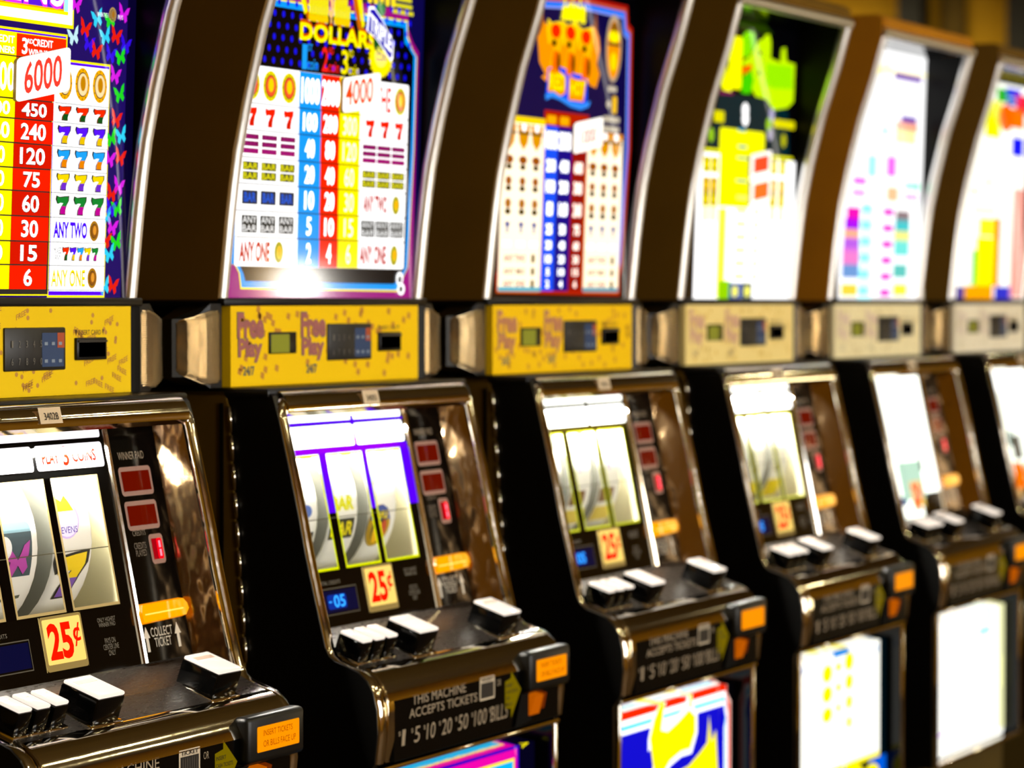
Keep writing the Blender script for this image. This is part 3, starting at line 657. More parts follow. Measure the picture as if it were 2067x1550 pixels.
def art_pale():
    a = Art(); W = glow('ffffff', 1.3); a.rect(-.249, .249, .004, .47, plain('030402', .4, 0, .1), 1)
    a.poly([(-0.1764,0.0016),(-0.1808,0.0432),(-0.1842,0.2777),(-0.1108,0.3901),(-0.0244,0.4782),(0.219,0.4913),(0.2557,0.4853),(0.2785,0.4715),(0.2896,0.2984),(0.2823,0.0464),(0.2814,0.0017)], glow('fff8d0', 1.3), 2)
    a.poly([(-0.2029,0.0034),(-0.2088,0.061),(-0.2052,0.2767),(-0.1241,0.3892),(-0.0249,0.4827),(0.204,0.4921),(0.2437,0.4845),(0.2637,0.4686),(0.2714,0.2976),(0.2612,0.0462),(0.2631,0.0037)], W, 3)
    for q, c, s in zip([(0.0654,0.2206,0.4255,0.4288),(0.1117,0.1999,0.346,0.349),(0.0841,0.2078,0.3292,0.3382),(0.086,0.1985,0.3058,0.3214),
                     (-0.0648,-0.0231,0.2367,0.2664),(0.0406,0.0892,0.2408,0.2688),(-0.1413,-0.0763,0.2201,0.2233),(-0.1444,-0.0793,0.198,0.2014),(0.149,0.2323,0.2191,0.224),(0.1513,0.2228,0.1977,0.2032),(0.0469,0.1059,0.1943,0.2112),
                     (-0.1701,-0.1013,0.1498,0.1681),(-0.1785,-0.1024,0.1352,0.148),(-0.1817,-0.1032,0.1169,0.1281),(-0.1827,-0.1009,0.095,0.1118),(-0.186,-0.0983,0.0712,0.0937),(-0.1855,-0.0985,0.0474,0.0631),(-0.1869,-0.1031,0.0145,0.0269),
                     (0.1031,0.1801,0.1564,0.1678),(0.0991,0.1825,0.1354,0.1526),(0.0958,0.1844,0.1183,0.1299),(0.0977,0.1816,0.0915,0.113),(0.0972,0.1745,0.0495,0.0659),(0.1014,0.1784,0.0151,0.0281)],
                    ['8048c0', '7030c8', 'ffb090', 'fff0a0', '9cf8ff', 'ff70f0', 'f060ff', 'f0a0ff', '90f8d0', 'd8b0f0', 'ffc090', 'f800c0', 'b000ff', 'ffb090', 'c060f0', 'f080d0', '70a0e0', 'f8d840', 'a08890', '40d0d8', 'f0e880', '70e8e0', '60d0c8', 'f8f040'],
                    [.9, .8, 1.1, 1.3, 1.3, 1.1, 1, 1.2, 1.2, 1.1, 1.2, 1, .95, 1.1, 1, 1.1, 1, 1.1, .8, 1, 1.2, 1.1, 1, 1.2]): a.rect(q[0] - .002, q[1] + .002, q[2] - .0045, q[3] + .0045, glow(c, s * .95), 5)
    for k in range(6):
        for q, c in (((-0.0909,-0.0373,0.1642,0.1794), '8cf4ff'), ((0.0283,0.0866,0.1617,0.1752), 'e030c8')):
            x0, x1, z0, z1 = q; d = .0305 * k; a.rect(x0 - .001 * k, x1 - .001 * k, z0 - d, z1 - d, glow(c, 1.15), 5)
    x0, x1, z0, z1 = (-0.0982,-0.0255,0.0035,0.1718); a.rect(x0, x1 - .002, z0, z1, glow('c8fbff', 1.7), 4)
    a.poly([(-0.0048,0.3244),(0.0398,0.3266),(0.0279,0.3074)], glow('90f4ff', 1.4), 5); a.poly([(-0.065,0.4203),(-0.0387,0.4312),(0.015,0.4496),(0.022,0.4371),(0.0794,0.4316),(0.2555,0.4354),(0.2488,0.4407),(0.0503,0.4371)], glow('fff4b0', 1.5), 4)
    return a
def art_bright():
    a = Art(); W = glow('fffff4', 1.4); a.rect(-.249, .249, .004, .47, plain('040302', .4, 0, .1), 1); a.rect(-.235, .24, .006, .455, W, 2)
    for q, c, s in zip([(0.0516,0.3632,0.4955,0.4937),(0.0265,0.3667,0.4699,0.4735),(0.0164,0.0896,0.4155,0.4441),(0.0784,0.1874,0.4294,0.4479),(0.088,0.1682,0.4115,0.4278),(-0.0549,0.0505,0.339,0.4154),
                     (0.0211,0.2175,0.3658,0.4075),(0.1504,0.3765,0.3973,0.4377),(0.1337,0.218,0.3067,0.347),(-0.0616,0.0412,0.3035,0.3073),(-0.0543,0.0212,0.243,0.2486),(-0.1254,-0.0975,0.2188,0.23),
                     (-0.1138,0.0425,0.1838,0.19),(-0.0715,0.0419,0.1342,0.1708),(-0.0867,0.0481,0.0309,0.1319),(-0.11,-0.0711,0.0324,0.1051),(0.0232,0.0758,0.031,0.1731),(-0.2117,-0.1505,0.0058,0.0298),(-0.1537,0.0377,0.0039,0.032),(0.0481,0.171,0.004,0.0309),(0.1548,0.4292,0.0085,0.2391)],
                    ['5a3090', 'ffe850', '30c020', '1020f0', '0070e0', 'f4f400', 'ff7a00', 'ff2840', '1818ff', 'f0e040', 'f8f060', 'f4d840', 'f8f080', 'f8ec20', 'fff000', '40e030', 'ff7a10', '6048a8', 'ffa800', '2030d8', 'f4a090'],
                    [.8, 1.2, .9, .9, .9, 1.1, 1, 1, .9, 1.1, 1.2, 1.2, 1.3, 1.2, 1.15, 1, 1, .8, 1.05, .9, 1.2]): a.rect(min(q[0], .20), min(q[1], .238), q[2], q[3], glow(c, s), 4)
    a.ell(*[(0.0866,0.3842)][0], .05, .03, glow('ff6a00', 1), 5, 14)
    return a
# ------------------------------------------------------------------ reel-glass prints
LITT = (-0.1716,0.1173,-0.1562,-0.1367)
WIN = [(-.197, -.113), (-.092, -.003), (.012, .100)]
WZ = (-.3295, -.1905)
def reel_glass(n, bar, bord, band, topw, say, par, open_=True):
    """printed panel with three cut-out windows (bars), plus the lit header cells"""
    a = Art(); X0, X1 = -.2345, .127
    zs0, zs1 = WZ
    def R(x0, x1, z0, z1, m, L=1): a.rect(x0, x1, z0, z1, m, L)
    if open_:
        R(X0, X1, -.398, zs0, BLACKG); R(X0, X1, zs1, -.137, BLACKG)
        xs = [X0] + [v for w_ in WIN for v in w_] + [X1]
        for i in range(0, len(xs), 2): R(xs[i], xs[i + 1], zs0, zs1, BLACKG)
        for (u, v) in WIN: a.frame(u - .001, v + .001, zs0 - .001, zs1 + .001, .0032, bord, 4)
        if bar is not None:                               # coloured band between header and windows, fading bars
            R(X0 + .012, X1 - .004, zs1 + .001, -.1825, bar, 2)
            for i in range(2, len(xs) - 1, 2): R(xs[i] + .001, xs[i + 1] - .001, -.262, zs1 + .001, bar, 2)
            R(WIN[-1][1] + .002, X1 - .004, -.262, zs1, bar, 2); R(X0 + .012, X1 - .004, -.1535, -.150, bar, 3); R(-.016, -.008, -.1825, -.1445, bar, 4)
    else:
        R(X0, X1, -.398, -.137, BLACKG)
        R(X0 + .02, X1 - .01, -.36, -.140, glow('fbfff4', 2.4), 2)
    if open_:
        a.rr(-.215, -.015, -.1815, -.1545, .004, topw, 3); a.rr(-.009, .1195, -.1815, -.1545, .004, topw, 3); a.rr(-.215, .1195, -.1495, -.1395, .003, topw, 3)
        if say:
            a.text('PLAY', .002, .034, -.1745, -.1615, say, 5, .045); a.text('3', .0405, .0525, -.1775, -.1565, say, 5, .03); a.text('COINS', .059, .104, -.1745, -.1615, say, 5, .045)
            a.text('WINNER PAYS', -.205, -.045, -.1745, -.1615, glow('fff0c0', 1.6), 5, 0)
    dim = plain('6a6254', .6)
    a.text('ONLY HIGHEST\nWINNER PAID', .052, .087, -.352, -.342, dim, 3, 0); a.text('PAYS ON\nCENTER LINE\nONLY', .055, .085, -.383, -.364, dim, 3, 0)
    a.text('TOTAL CREDITS', -.17, -.115, -.347, -.3425, dim, 3, 0)
    a.frame(-.178, -.078, -.384, -.3515, .0012, plain('4a4436', .4), 3)
    # right-hand column
    R(.134, .2345, -.398, -.137, BLACKG)
    a.text('WINNER PAID', .148, .200, -.1765, -.168, plain('8a7a66', .6), 3, 0)
    a.text('CREDITS', .150, .176, -.2605, -.2545, plain('6e6050', .6), 3, 0); a.text('CREDITS\nPLAYED', .149, .173, -.283, -.268, plain('6e6050', .6), 3, 0)
    a.text('COLLECT\nTICKET', .151, .195, -.383, -.3615, plain('c8c0b0', .6), 3, 0)
    for x in (.1375, .201):
        a.poly([(x - .002, -.372), (x + .0045, -.3595), (x + .011, -.372), (x + .0072, -.372), (x + .0072, -.387), (x + .0018, -.387), (x + .0018, -.372)], plain('d8d0c0', .6), 3)
    m = a.build(on_glass)
    return link('reel_glass', m.mesh('reel_glass'), par)
def g_divider():
    m = MB()
    for x0, x1 in ((.1265, .1342),):
        p = []
        vs = []; 
        for z in (-.398, -.139):
            for (u, o) in ((x0, 0), (x0 + .001, .003), ((x0 + x1) / 2, .0045), (x1 - .001, .003), (x1, 0)): vs.append(on_glass(u, z, o))
        m.add(vs, [[i, i + 1, 6 + i, 5 + i] for i in range(4)], chrome(), True)
    return m
def g_display(x0, x1, z0, z1, lit):
    def f():
        a = Art(); a.rr(x0, x1, z0, z1, .005, plain('9a7468', .5), 3); a.rect(x0 + .0045, x1 - .0045, z0 + .005, z1 - .005, glow('8c1400' if not lit else 'b00414', .4 if not lit else .8), 5)
        if lit:
            xa, xb = x0 + .013, x1 - .0075; zm = (z0 + z1) / 2
            a.rect(xb - .004, xb, z0 + .008, zm - .001, glow('ff6070', 3.0), 7); a.rect(xb - .004, xb, zm + .001, z1 - .008, glow('ff6070', 3.0), 7)
            a.rr(xb - .0075, xb + .0035, z0 + .005, z1 - .005, .003, glow('ff0418', 1.2), 6)
        return a.build(on_glass)
    return f
def g_collect():
    m = MB(); c = glow('ffae00', 1.0); c2 = glow('ff9000', .95)
    o = [(.129, -.357), (.220, -.3545), (.228, -.347), (.226, -.340), (.219, -.3335), (.131, -.3345), (.128, -.345)]
    n = len(o); b = [on_glass(x, z, .0) for x, z in o]; f = [on_glass(.177 + (x - .177) * .96, -.3455 + (z + .3455) * .86, .008) for x, z in o]
    m.add(b + f, [[i, (i + 1) % n, n + (i + 1) % n, n + i] for i in range(n)], c2); m.add(f, [list(range(n))], c)
    m.add([on_glass(.135, -.3475, .0084), on_glass(.214, -.3465, .0084), on_glass(.214, -.345, .0084), on_glass(.135, -.346, .0084)], [[0, 1, 2, 3]], glow('ffe060', 1.2))
    return m
def g_price(): 
    a = Art(); a.rr(-.055, .0225, -.389, -.332, .004, glow('c8a860', .45), 4); a.rr(-.0515, .019, -.382, -.335, .002, glow('ffd870', 1.05), 6)
    a.text('25', -.046, -.001, -.378, -.3395, glow('ff1400', .95), 8, .06); a.text('¢', .001, .015, -.367, -.3425, glow('ff1400', .95), 8, .03)
    m = a.build(on_glass)
    vs = [on_glass(x, z, o) for o in (0, .001) for x, z in ((-.055, -.389), (.0225, -.389), (.0225, -.332), (-.055, -.332))]
    m.add(vs, [[i, (i + 1) % 4, 4 + (i + 1) % 4, 4 + i] for i in range(4)], plain('b09a60', .4)); return m
def g_credit_lcd(lit):
    def f():
        a = Art(); a.rect(-.175, -.081, -.381, -.3545, glow('020a38', .7), 4)
        if lit: a.rr(-.155, -.108, -.377, -.3595, .004, glow('0030a0', .8), 5); a.text('05', -.140, -.112, -.3755, -.3605, glow('30a0ff', 1.4), 6, .03); a.rect(-.152, -.145, -.369, -.367, glow('30a0ff', 1.2), 6)
        return a.build(on_glass)
    return f
def front_art():
    a = Art(); g = plain('94836c', .6); a.rect(-.2215, .236, -.545, -.470, BLACKG, 1)
    a.text('THIS MACHINE', -.176, -.034, -.4835, -.4715, g, 3, .01); a.text('ACCEPTS TICKETS', -.184, -.003, -.4985, -.4875, g, 3, .01)
    for t, x0, x1 in (('$1', -.208, -.196), ('$5', -.176, -.158), ('$10', -.144, -.118), ('$20', -.104, -.074), ('$50', -.060, -.030), ('$100', -.016, .022), ('BILLS', .034, .082)):
        a.text(t[0], x0 - .003, x0 + .002, -.517, -.511, g, 3, 0); a.text(t[1:] if t[0] == '$' else t, x0 if t[0] != '$' else x0 + .004, x1, -.529, -.510, g, 3, 0, .003)
    a.rr(-.004 + .008, .046, -.4995, -.4705, .0015, plain('c8b8a0', .6), 3); a.rect(.007, .043, -.497, -.478, plain('14100c', .4), 4); a.text('TICKET', .008, .042, -.4765, -.472, plain('14100c', .5), 5, .02)
    for k in range(7): a.rect(.010 + .0045 * k, .0125 + .0045 * k, -.495, -.480, plain('302820', .5), 5)
    a.text('OR', .053, .064, -.486, -.478, g, 3, 0)
    y = plain('c8b400', .6); y = glow('a89000', .35)
    a.poly([(.076, -.518), (.076, -.483), (.093, -.480), (.093, -.4705), (.122, -.497), (.093, -.531), (.093, -.5185)], y, 3)
    for k, t in enumerate(('INSERT', 'CASH TICKETS', 'OR', 'BILLS')): a.text(t, .078, .078 + .0024 * len(t) + .006, -.491 - .008 * k, -.4865 - .008 * k, INK, 4, .02)
    m = a.build(on_front)
    m.box(-.2215, .236, -.2095, -.19, -.546, -.470, MATTE)
    return m
def g_ticket_display():
    m = MB(); b = plain('0c0b09', .35, 0, .3); m.box(.128, .2505, -.221, -.2, -.503, -.4505, b, .006, 3)
    return m
def ticket_screen(txt):
    def f():
        a = Art(); a.rr(.1455, .2365, -.4905, -.4625, .002, glow('ff9400', 1.0), 1)
        if txt: a.text('INSERT TICKETS', .158, .221, -.4735, -.467, glow('c84800', .6), 3, 0); a.text('OR BILLS FACE UP', .158, .228, -.4855, -.4785, glow('c84800', .6), 3, 0)
        return a.build(lambda x, z, o: (x, -.2212 - o, z))
    return f
def g_ticket_slot():
    m = MB(); o = glow('ff7a00', .42)
    m.extrude_x([(-.2035, -.504), (-.2215, -.508), (-.215, -.533), (-.2035, -.536)], .140, .166, o); m.extrude_x([(-.2035, -.504), (-.2185, -.508), (-.2145, -.528), (-.2035, -.531)], .166, .182, glow('a03c00', .35))
    m.add([(.118, -.2125, -.504), (.142, -.2125, -.504), (.150, -.2125, -.540), (.10, -.2125, -.545)], [[0, 1, 2, 3]], MATTE)
    return m

# ------------------------------------------------------------------ player panel (yellow)
def panel(base, ink, n, logo, m1):
    random.seed(40 + n); a = Art(.0002)
    a.rect(-.2455, .2385, -.1035, -.0025, base, 1)
    cnt = 0
    while cnt < 120:
        x, z = random.uniform(-.235, .225), random.uniform(-.097, -.010); cnt += 1
        if m1: 
            if cnt < 56: a.text('FREE', x - .009, x + .009, z - .003, z + .003, ink, 3, .02, 0, random.choice((-.006, .006, .004)))
            else: a.ell(x, z, .003, .0028, ink, 2, 7)
        elif cnt < 80: a.poly([(x - .005, z - .002), (x + .003, z - .005), (x + .005, z + .003), (x - .003, z + .005)], ink, 2)
    m = a.build(on_yel); m.box(-.2455, .2385, -.0001, .012, -.1035, -.0025, base)
    return m
def logo_mesh(col, edge, x):
    def f():
        a = Art(.0002)
        for t, x0, x1, z0, z1 in (('Free', x + .004, x + .066, -.045, -.014), ('Play', x + .006, x + .062, -.074, -.046)):
            a.text(t, x0 - .001, x1 + .001, z0 - .001, z1 + .001, edge, 4, .12); a.text(t, x0, x1, z0, z1, col, 5, .09)
        a.text('24/7', x + .017, x + .044, -.0905, -.079, edge, 4, .06)
        return a.build(on_yel)
    return f
def g_keypad():
    m = MB(); m.box(-.0105, .1045, -.003, .004, -.0755, -.0285, plain('16140f', .4), .002)
    a = Art(.0003); a.rect(.058, .0995, -.0715, -.0345, plain('1c3a66', .5), 1); a.rect(.087, .1005, -.051, -.0345, plain('b04818', .5), 2); g = plain('6a665c', .6)
    for r, row in enumerate(('12345', '67890')):
        for c, ch in enumerate(row): x = .0 + .0135 * c; z = -.050 - .019 * r; a.text(ch, x, x + .0035, z, z + .0075, g, 3, 0)
    for r in range(2):
        for c in range(3): x = .062 + .0135 * c; z = -.048 - .019 * r; a.rect(x, x + .006, z, z + .0035, plain('8896a8', .6), 3)
    a.build(lambda x, z, o: (x, -.003 - o, z), m); return m
def g_slot():
    m = MB(); m.box(.1245, .1845, -.004, .004, -.0655, -.0405, BLACK, .0015); m.box(.1285, .1805, -.0045, -.0035, -.062, -.046, plain('000000', .9, 0, 0)); m.box(.1265, .1825, -.006, -.003, -.0455, -.0435, plain('2a2620', .3))
    a = Art(.0003); a.text('INSERT CARD', .132, .177, -.0375, -.032, plain('6a4a10', .6), 2, 0)
    for x in (.1275, .1815): a.poly([(x - .002, -.0315), (x + .002, -.0315), (x, -.038)], plain('6a4a10', .6), 2)
    a.build(on_yel, m); return m
def g_lcd():
    m = MB(); m.box(-.1565, -.091, -.003, .004, -.0648, -.038, BLACK, .0012); m.box(-.1545, -.110, -.0034, -.0025, -.0635, -.041, plain('8c9208', .4)); return m
def tag(txt):
    m = MB(); P = [(-.057, -.1085), (-.057, -.1240)]
    m.add([(-.055, -.0750, -.1115), (-.014, -.0750, -.1115), (-.055, -.0792, -.1285), (-.014, -.0792, -.1285)], [[0, 1, 3, 2]], plain('e0c8a4', .6))
    m.add([(-.055, -.0735, -.1115), (-.014, -.0735, -.1115), (-.055, -.0750, -.1115), (-.014, -.0750, -.1115)], [[0, 1, 3, 2]], plain('d8bc98', .6))
    vs, fs = glyphs(txt, .0); m.add([(-.047 + .026 * u, -.0796 + .0025 * v + .0003, -.1245 + .0075 * v) for u, v in vs], fs, plain('201810', .6))
    return m

# ------------------------------------------------------------------ one machine
BTN = [(-.2215, .025, .036), (-.1895, .025, .036), (-.1575, .025, .036), (-.085, .050, .049), (.149, .050, .050)]
BTNY = [-.150, -.150, -.150, -.154, -.153]
DA = math.atan2(.018, .042) * .82
def machine(n, jit, label, o):
    root = bpy.data.objects.new('slot_machine', None); COL.objects.link(root); root.location = (n * .7 + jit, 0, 0)
    root['label'] = label; root['category'] = 'slot machine'; root['group'] = 'slot machines standing in the row'
    shared('cabinet', g_cabinet, root); shared('base', g_base, root); shared('neck', g_neck, root)
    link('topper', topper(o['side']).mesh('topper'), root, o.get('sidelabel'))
    shared('topper_trim', g_strips, root); shared('door_frame', g_frame, root); shared('door_hinge', g_hinge, root)
    for s in (-1, 1):
        shared('inner_cheek', g_inner_wall(s), root, key=('iw', s)); shared('speaker_grille', g_grille(s), root, key=('gr', s))
    shared('button_deck', g_deck, root); shared('bullnose', g_bullnose, root)
    tg = link('topper_glass', o['art']().build(on_top, MB().box(-.249, .249, .010, .016, .003, .47, MATTE)).mesh('topper_glass'), root, o['artlabel'])
    for c in o.get('cards', []): card('card', n, *c, tg)
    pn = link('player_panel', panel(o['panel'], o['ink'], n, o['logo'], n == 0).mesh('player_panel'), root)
    shared('keypad', g_keypad, pn); shared('card_slot', g_slot, pn)
    if n != 9: shared('status_screen', g_lcd, pn)
    if o['logo']:
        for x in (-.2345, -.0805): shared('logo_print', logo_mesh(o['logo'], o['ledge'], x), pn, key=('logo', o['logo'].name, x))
    # door
    rg = reel_glass(n, o['bar'], o['bord'], None, o['topw'], o['say'], root, o.get('open', True))
    shared('column_divider', g_divider, root)
    shared('credit_display', g_display(.1435, .2085, -.2165, -.1845, False), root, key='d1'); shared('credit_display', g_display(.1435, .2085, -.2545, -.2225, False), root, key='d2')
    shared('credit_display', g_display(.180, .2085, -.2935, -.2605, True), root, 'small red display lit with one digit', key='d3')
    shared('ticket_lamp', g_collect, root); shared('price_placard', g_price, root); shared('credit_screen', g_credit_lcd(n > 0), root, key=('lcd', n > 0))
    if o.get('open', True):
        shared('reel_housing', g_reel_housing, root)
        for i in range(3): reel(i, o['sym'](i), o['strip'], root)
        m = MB(); m.add([on_glass(x, z, .0005) for x, z in ((-.2, -.331), (.102, -.331), (.102, -.189), (-.2, -.189))], [[0, 1, 2, 3]], pane_mat()); shp = link('window_pane', m.mesh('window_pane'), rg)
        m = MB(); m.add([on_glass(x, z, .0008) for x, z in ((-.197, -.2685), (.100, -.2685), (.100, -.2675), (-.197, -.2675))], [[0, 1, 2, 3]], plain('3a3418', .4)); link('pay_line', m.mesh('pay_line'), rg)
        l = bpy.data.lights.new('reel_lamp', 'AREA'); l.shape = 'RECTANGLE'; l.size = .30; l.size_y = .02; l.energy = o.get('rl', .75) * 5; l.color = o.get('rc', (1, .97, .86))
        lo = bpy.data.objects.new('reel_lamp', l); COL.objects.link(lo); lo.parent = root; lo.location = (-.05, -.040, EYE - .158); lo.rotation_euler = (math.radians(28), 0, 0)
    else: o['video'](root)
    # buttons
    for k, (x, w_, d) in enumerate(BTN):
        b = link('button', None) if False else None
        key = ('b', w_, d); h = .030 if k < 3 else .034
        zb = -.4275 + (-.158 - BTNY[k]) * -.36
        bo = shared0('button', g_button(w_, d, h), root, key)
        bo.location = (x, BTNY[k], EYE + zb); bo.rotation_euler = (DA, 0, 0)
        shared0('button_cap', g_cap(w_, d, h), bo, ('c', w_, d)); shared0('button_socket', g_socket(w_, d), bo, ('s', w_, d))
    fp = shared('instruction_panel', front_art, root)
    td = shared('ticket_display', g_ticket_display, root); shared('screen', ticket_screen(n < 2), td, key=('ts', n < 2)); shared('ticket_slot', g_ticket_slot, root)
    shared('belly_frame', g_belly_frame, root)
    link('belly_glass', o['belly']().build(on_belly, MB().box(-.2455, .2455, -.170, -.160, BZ0 + .006, -.556, MATTE)).mesh('belly_glass'), root, o.get('bellylabel'))
    link('asset_tag', tag(o['tag']).mesh('asset_tag'), root, 'small cream paper tag')
    return root
def shared0(name, fn, parent, key):
    if key not in SHARED: SHARED[key] = fn().mesh(name, 0)
    return link(name, SHARED[key], parent)

# ------------------------------------------------------------------ belly-glass prints
def belly_plain():
    a = Art(); a.rect(-.2455, .2455, BZ0, -.556, DKB, 1); return a
def belly_dollars():
    a = Art(); a.rect(-.2455, .2455, BZ0, -.556, glow('060420', .7), 1); a.rect(-.23, .198, BZ0, -.573, glow('3800c8', .9), 2); a.rect(-.225, .192, BZ0, -.585, glow('f000b0', .95), 3)
    a.rect(-.215, .183, BZ0, -.5965, YEL, 4); a.rect(-.211, .179, BZ0, -.600, glow('00b8ff', 1), 5)
    for x in (.215, ): a.text('$', x - .009, x + .009, -.593, -.566, YEL, 6, .06)
    return a
def belly_flames():
    a = Art(); a.rect(-.2455, .2455, BZ0, -.556, K, 1)
    x0, x1, zt = -.198, .212, -.574
    def band(d, mat, L): a.poly([(x0, zt - d), (x1 - d * .4, zt - d), (x1 - d * .2, zt - d - .02), (x1 + .016 - d * .8, zt - d - .035), (x1 + .016 - d * .8, BZ0), (x0, BZ0)], mat, L)
    band(0, glow('ffc8b8', 1.2), 2); band(.006, glow('ff2800', .95), 3); band(.0165, W2, 4); band(.0245, glow('60d8ff', 1.2), 5); band(.031, W2, 6); band(.037, glow('0808d8', .9), 7)
    a.poly([(-.09, -.628), (-.075, -.600), (-.045, -.578), (-.035, -.563), (-.022, -.566), (-.028, -.585), (-.055, -.604), (.02, -.604), (.048, -.597), (.058, -.57), (.073, -.57), (.072, -.595), (.092, -.612), (.092, -.640), (.07, -.668), (.03, -.668), (-.01, -.676), (-.055, -.700), (-.075, -.69), (-.07, -.64), (-.09, -.645)], W2, 8)
    a.poly([(-.085, -.627), (-.07, -.602), (-.04, -.580), (-.035, -.568), (-.027, -.570), (-.033, -.586), (-.057, -.608), (-.062, -.64), (-.066, -.69), (-.05, -.69), (-.01, -.668), (.03, -.660), (.065, -.660), (.085, -.638), (.085, -.615), (.06, -.602), (.02, -.615), (-.02, -.625), (-.055, -.618), (-.08, -.637)], glow('fff000', 1.2), 9)
    a.rect(.060, .070, -.60, -.572, glow('fff000', 1.2), 9)
    a.poly([(-.15, BZ0), (-.16, -.74), (-.15, -.715), (-.138, -.685), (-.128, -.72), (-.09, -.705), (-.05, -.715), (0, -.69), (.06, -.685), (.10, -.672), (.13, -.66), (.138, -.62), (.148, -.66), (.165, -.645), (.172, -.70), (.19, -.78), (.18, BZ0)], glow('fff000', 1.15), 8)
    for x in (-.085, -.005, .075): a.poly([(x - .03, -.735), (x + .02, -.712), (x + .04, -.715), (x + .03, -.76), (x - .03, -.775)], glow('ff3c00', .95), 10)
    a.text('7 7 7', -.10, .12, -.82, -.70, glow('ff3800', .95), 9, .06)
    return a
def belly_pickle():
    a = Art(); a.rect(-.2455, .2455, BZ0, -.556, glow('00141c', .6), 1); a.rect(-.205, .212, -.775, -.568, glow('fffff4', 1.4), 2); a.rect(-.205, .212, -.782, -.772, YEL, 2)
    a.rect(.16, .245, BZ0, -.782, glow('0060e8', .9), 2); a.ell(.08, -.80, .05, .02, YEL, 3); a.ell(.17, -.81, .04, .02, YEL, 3)
    a.rect(-.02, .06, -.590, -.568, glow('0090f0', .95), 3); a.rect(-.08, -.02, -.575, -.568, glow('80e000', .95), 3)
    for k in range(4):
        z = -.607 - .034 * k
        if k < 3: a.ell(-.048, z - .006, .024, .0145 - .001 * k, YEL, 4)
        a.ell(.057, z + .004, .022 - .003 * k, .015 - .002 * k, YEL, 4)
        if k < 3: a.ell(.005, z, .014 - .002 * k, .007, glow('fff000', 1.2), 4)
    for k in range(3): a.line((-.02, -.622 - .034 * k), (.045, -.616 - .034 * k), .003, glow('40d0ff', 1.2), 4)
    for k in range(3): a.line((.03, -.72 - .03 * k), (.04, -.712 - .03 * k), .004, glow('80e0ff', 1.3), 4)
    for x in (-.168, -.12, .152, .193): a.rect(x, x + .008, -.602, -.588, glow('5090e0', .95), 4)
    return a
def belly_pale():
    a = Art(); a.rect(-.2455, .2455, BZ0, -.556, plain('0c0c08', .2), 1); a.rr(-.245, .238, -.83, -.560, .012, glow('fffff8', 1.5), 2); a.rect(.20, .24, -.82, -.56, glow('e8e8b0', 1.2), 3)
    for x0, x1, z0, z1, c in ((-.13, -.07, -.568, -.560, '30e0f8'), (-.02, .04, -.568, -.560, 'f040c8'), (.13, .155, -.61, -.58, 'a0f8ff'), (.08, .15, -.63, -.615, 'a0f8ff'), (-.12, -.09, -.61, -.60, 'c8fbff'), (.03, .05, -.60, -.592, 'ffb0f8'), (.02, .05, -.635, -.625, 'ff90f8'), (-.245, -.20, -.64, -.60, 'f8a0ff'), (.205, .225, -.74, -.68, 'ffffb0')):
        a.rect(x0, x1, z0, z1, glow(c, 1.3), 4)
    a.line((-.20, -.790), (-.08, -.786), .004, glow('d070ff', 1.1), 4); a.line((.03, -.783), (.16, -.779), .004, glow('e8a0ff', 1.2), 4)
    return a
# ------------------------------------------------------------------ reel symbols
def sym_sevens(i):
    a = Art(.0004)
    if i == 2:
        x = .040; a.ell(x, -.232, .026, .024, glow('e8c8f8', .9), 1); a.ell(x, -.234, .023, .020, glow('f8ecff', 1.0), 2); a.poly([(x - .02, -.226), (x - .012, -.208), (x, -.215), (x + .01, -.208), (x + .018, -.226)], glow('ffd820', .95), 3); a.text('SEVENS', x - .018, x + .018, -.250, -.243, glow('7a40c8', .6), 4, 0)
        a.seven(.020, .076, -.322, -.272, plain('ffdc00', .5), plain('7a50b8', .5), 2, plain('101014', .5))
    else:
        x = REELX[i]; a.rr(x - .03, x + .026, -.252, -.232, .008, plain('8ab0c0', .5), 1); a.rect(x - .03, x + .026, -.290, -.243, plain('3c5058', .5), 2)
        a.butterfly(x, -.272, .05, .045, plain('b840a8', .5), 4, .1); a.ell(x - .024, -.258, .012, .012, plain('ffffff', .5), 5)
        a.line((x - .03, -.318), (x + .02, -.314), .004, plain('50584c', .5), 2)
    return a
def sym_dollars(i):
    a = Art(.0004); x = REELX[i]
    if i == 1:
        a.text('BAR', x - .028, x + .026, -.262, -.244, glow('f0e800', .8), 3, .05); a.rect(x - .030, x + .030, -.244, -.2425, plain('a0a8a0', .5), 2)
        a.rect(x - .030, x + .030, -.298, -.272, plain('20241c', .5), 2); a.text('BAR', x - .028, x + .028, -.294, -.276, plain('f4e400', .5), 3, .05)
    elif i == 2:
        a.ell(x - .006, -.288, .030, .028, plain('c8a010', .5), 2); a.poly([(x - .032, -.276), (x - .018, -.262), (x, -.260), (x + .014, -.266), (x + .022, -.280), (x - .03, -.279)], plain('3850a0', .5), 3)
        a.ell(x - .004, -.292, .020, .019, plain('403818', .5), 3); a.text('TRIPLE', x - .022, x + .014, -.278, -.268, plain('ffe800', .5), 4, .05); a.ell(x - .008, -.296, .012, .015, plain('ffc800', .5), 4); a.ell(x + .006, -.294, .008, .014, plain('d04a28', .5), 5)
        a.rect(x - .03, x - .008, -.229, -.222, plain('a8d8e8', .5), 2)
    else:
        a.rect(x - .03, x + .030, -.312, -.284, plain('20241c', .5), 2); a.text('BAR', x - .028, x + .028, -.306, -.288, plain('f4d800', .5), 3, .05); a.ell(x + .01, -.258, .012, .008, plain('5070c0', .5), 2)
    return a
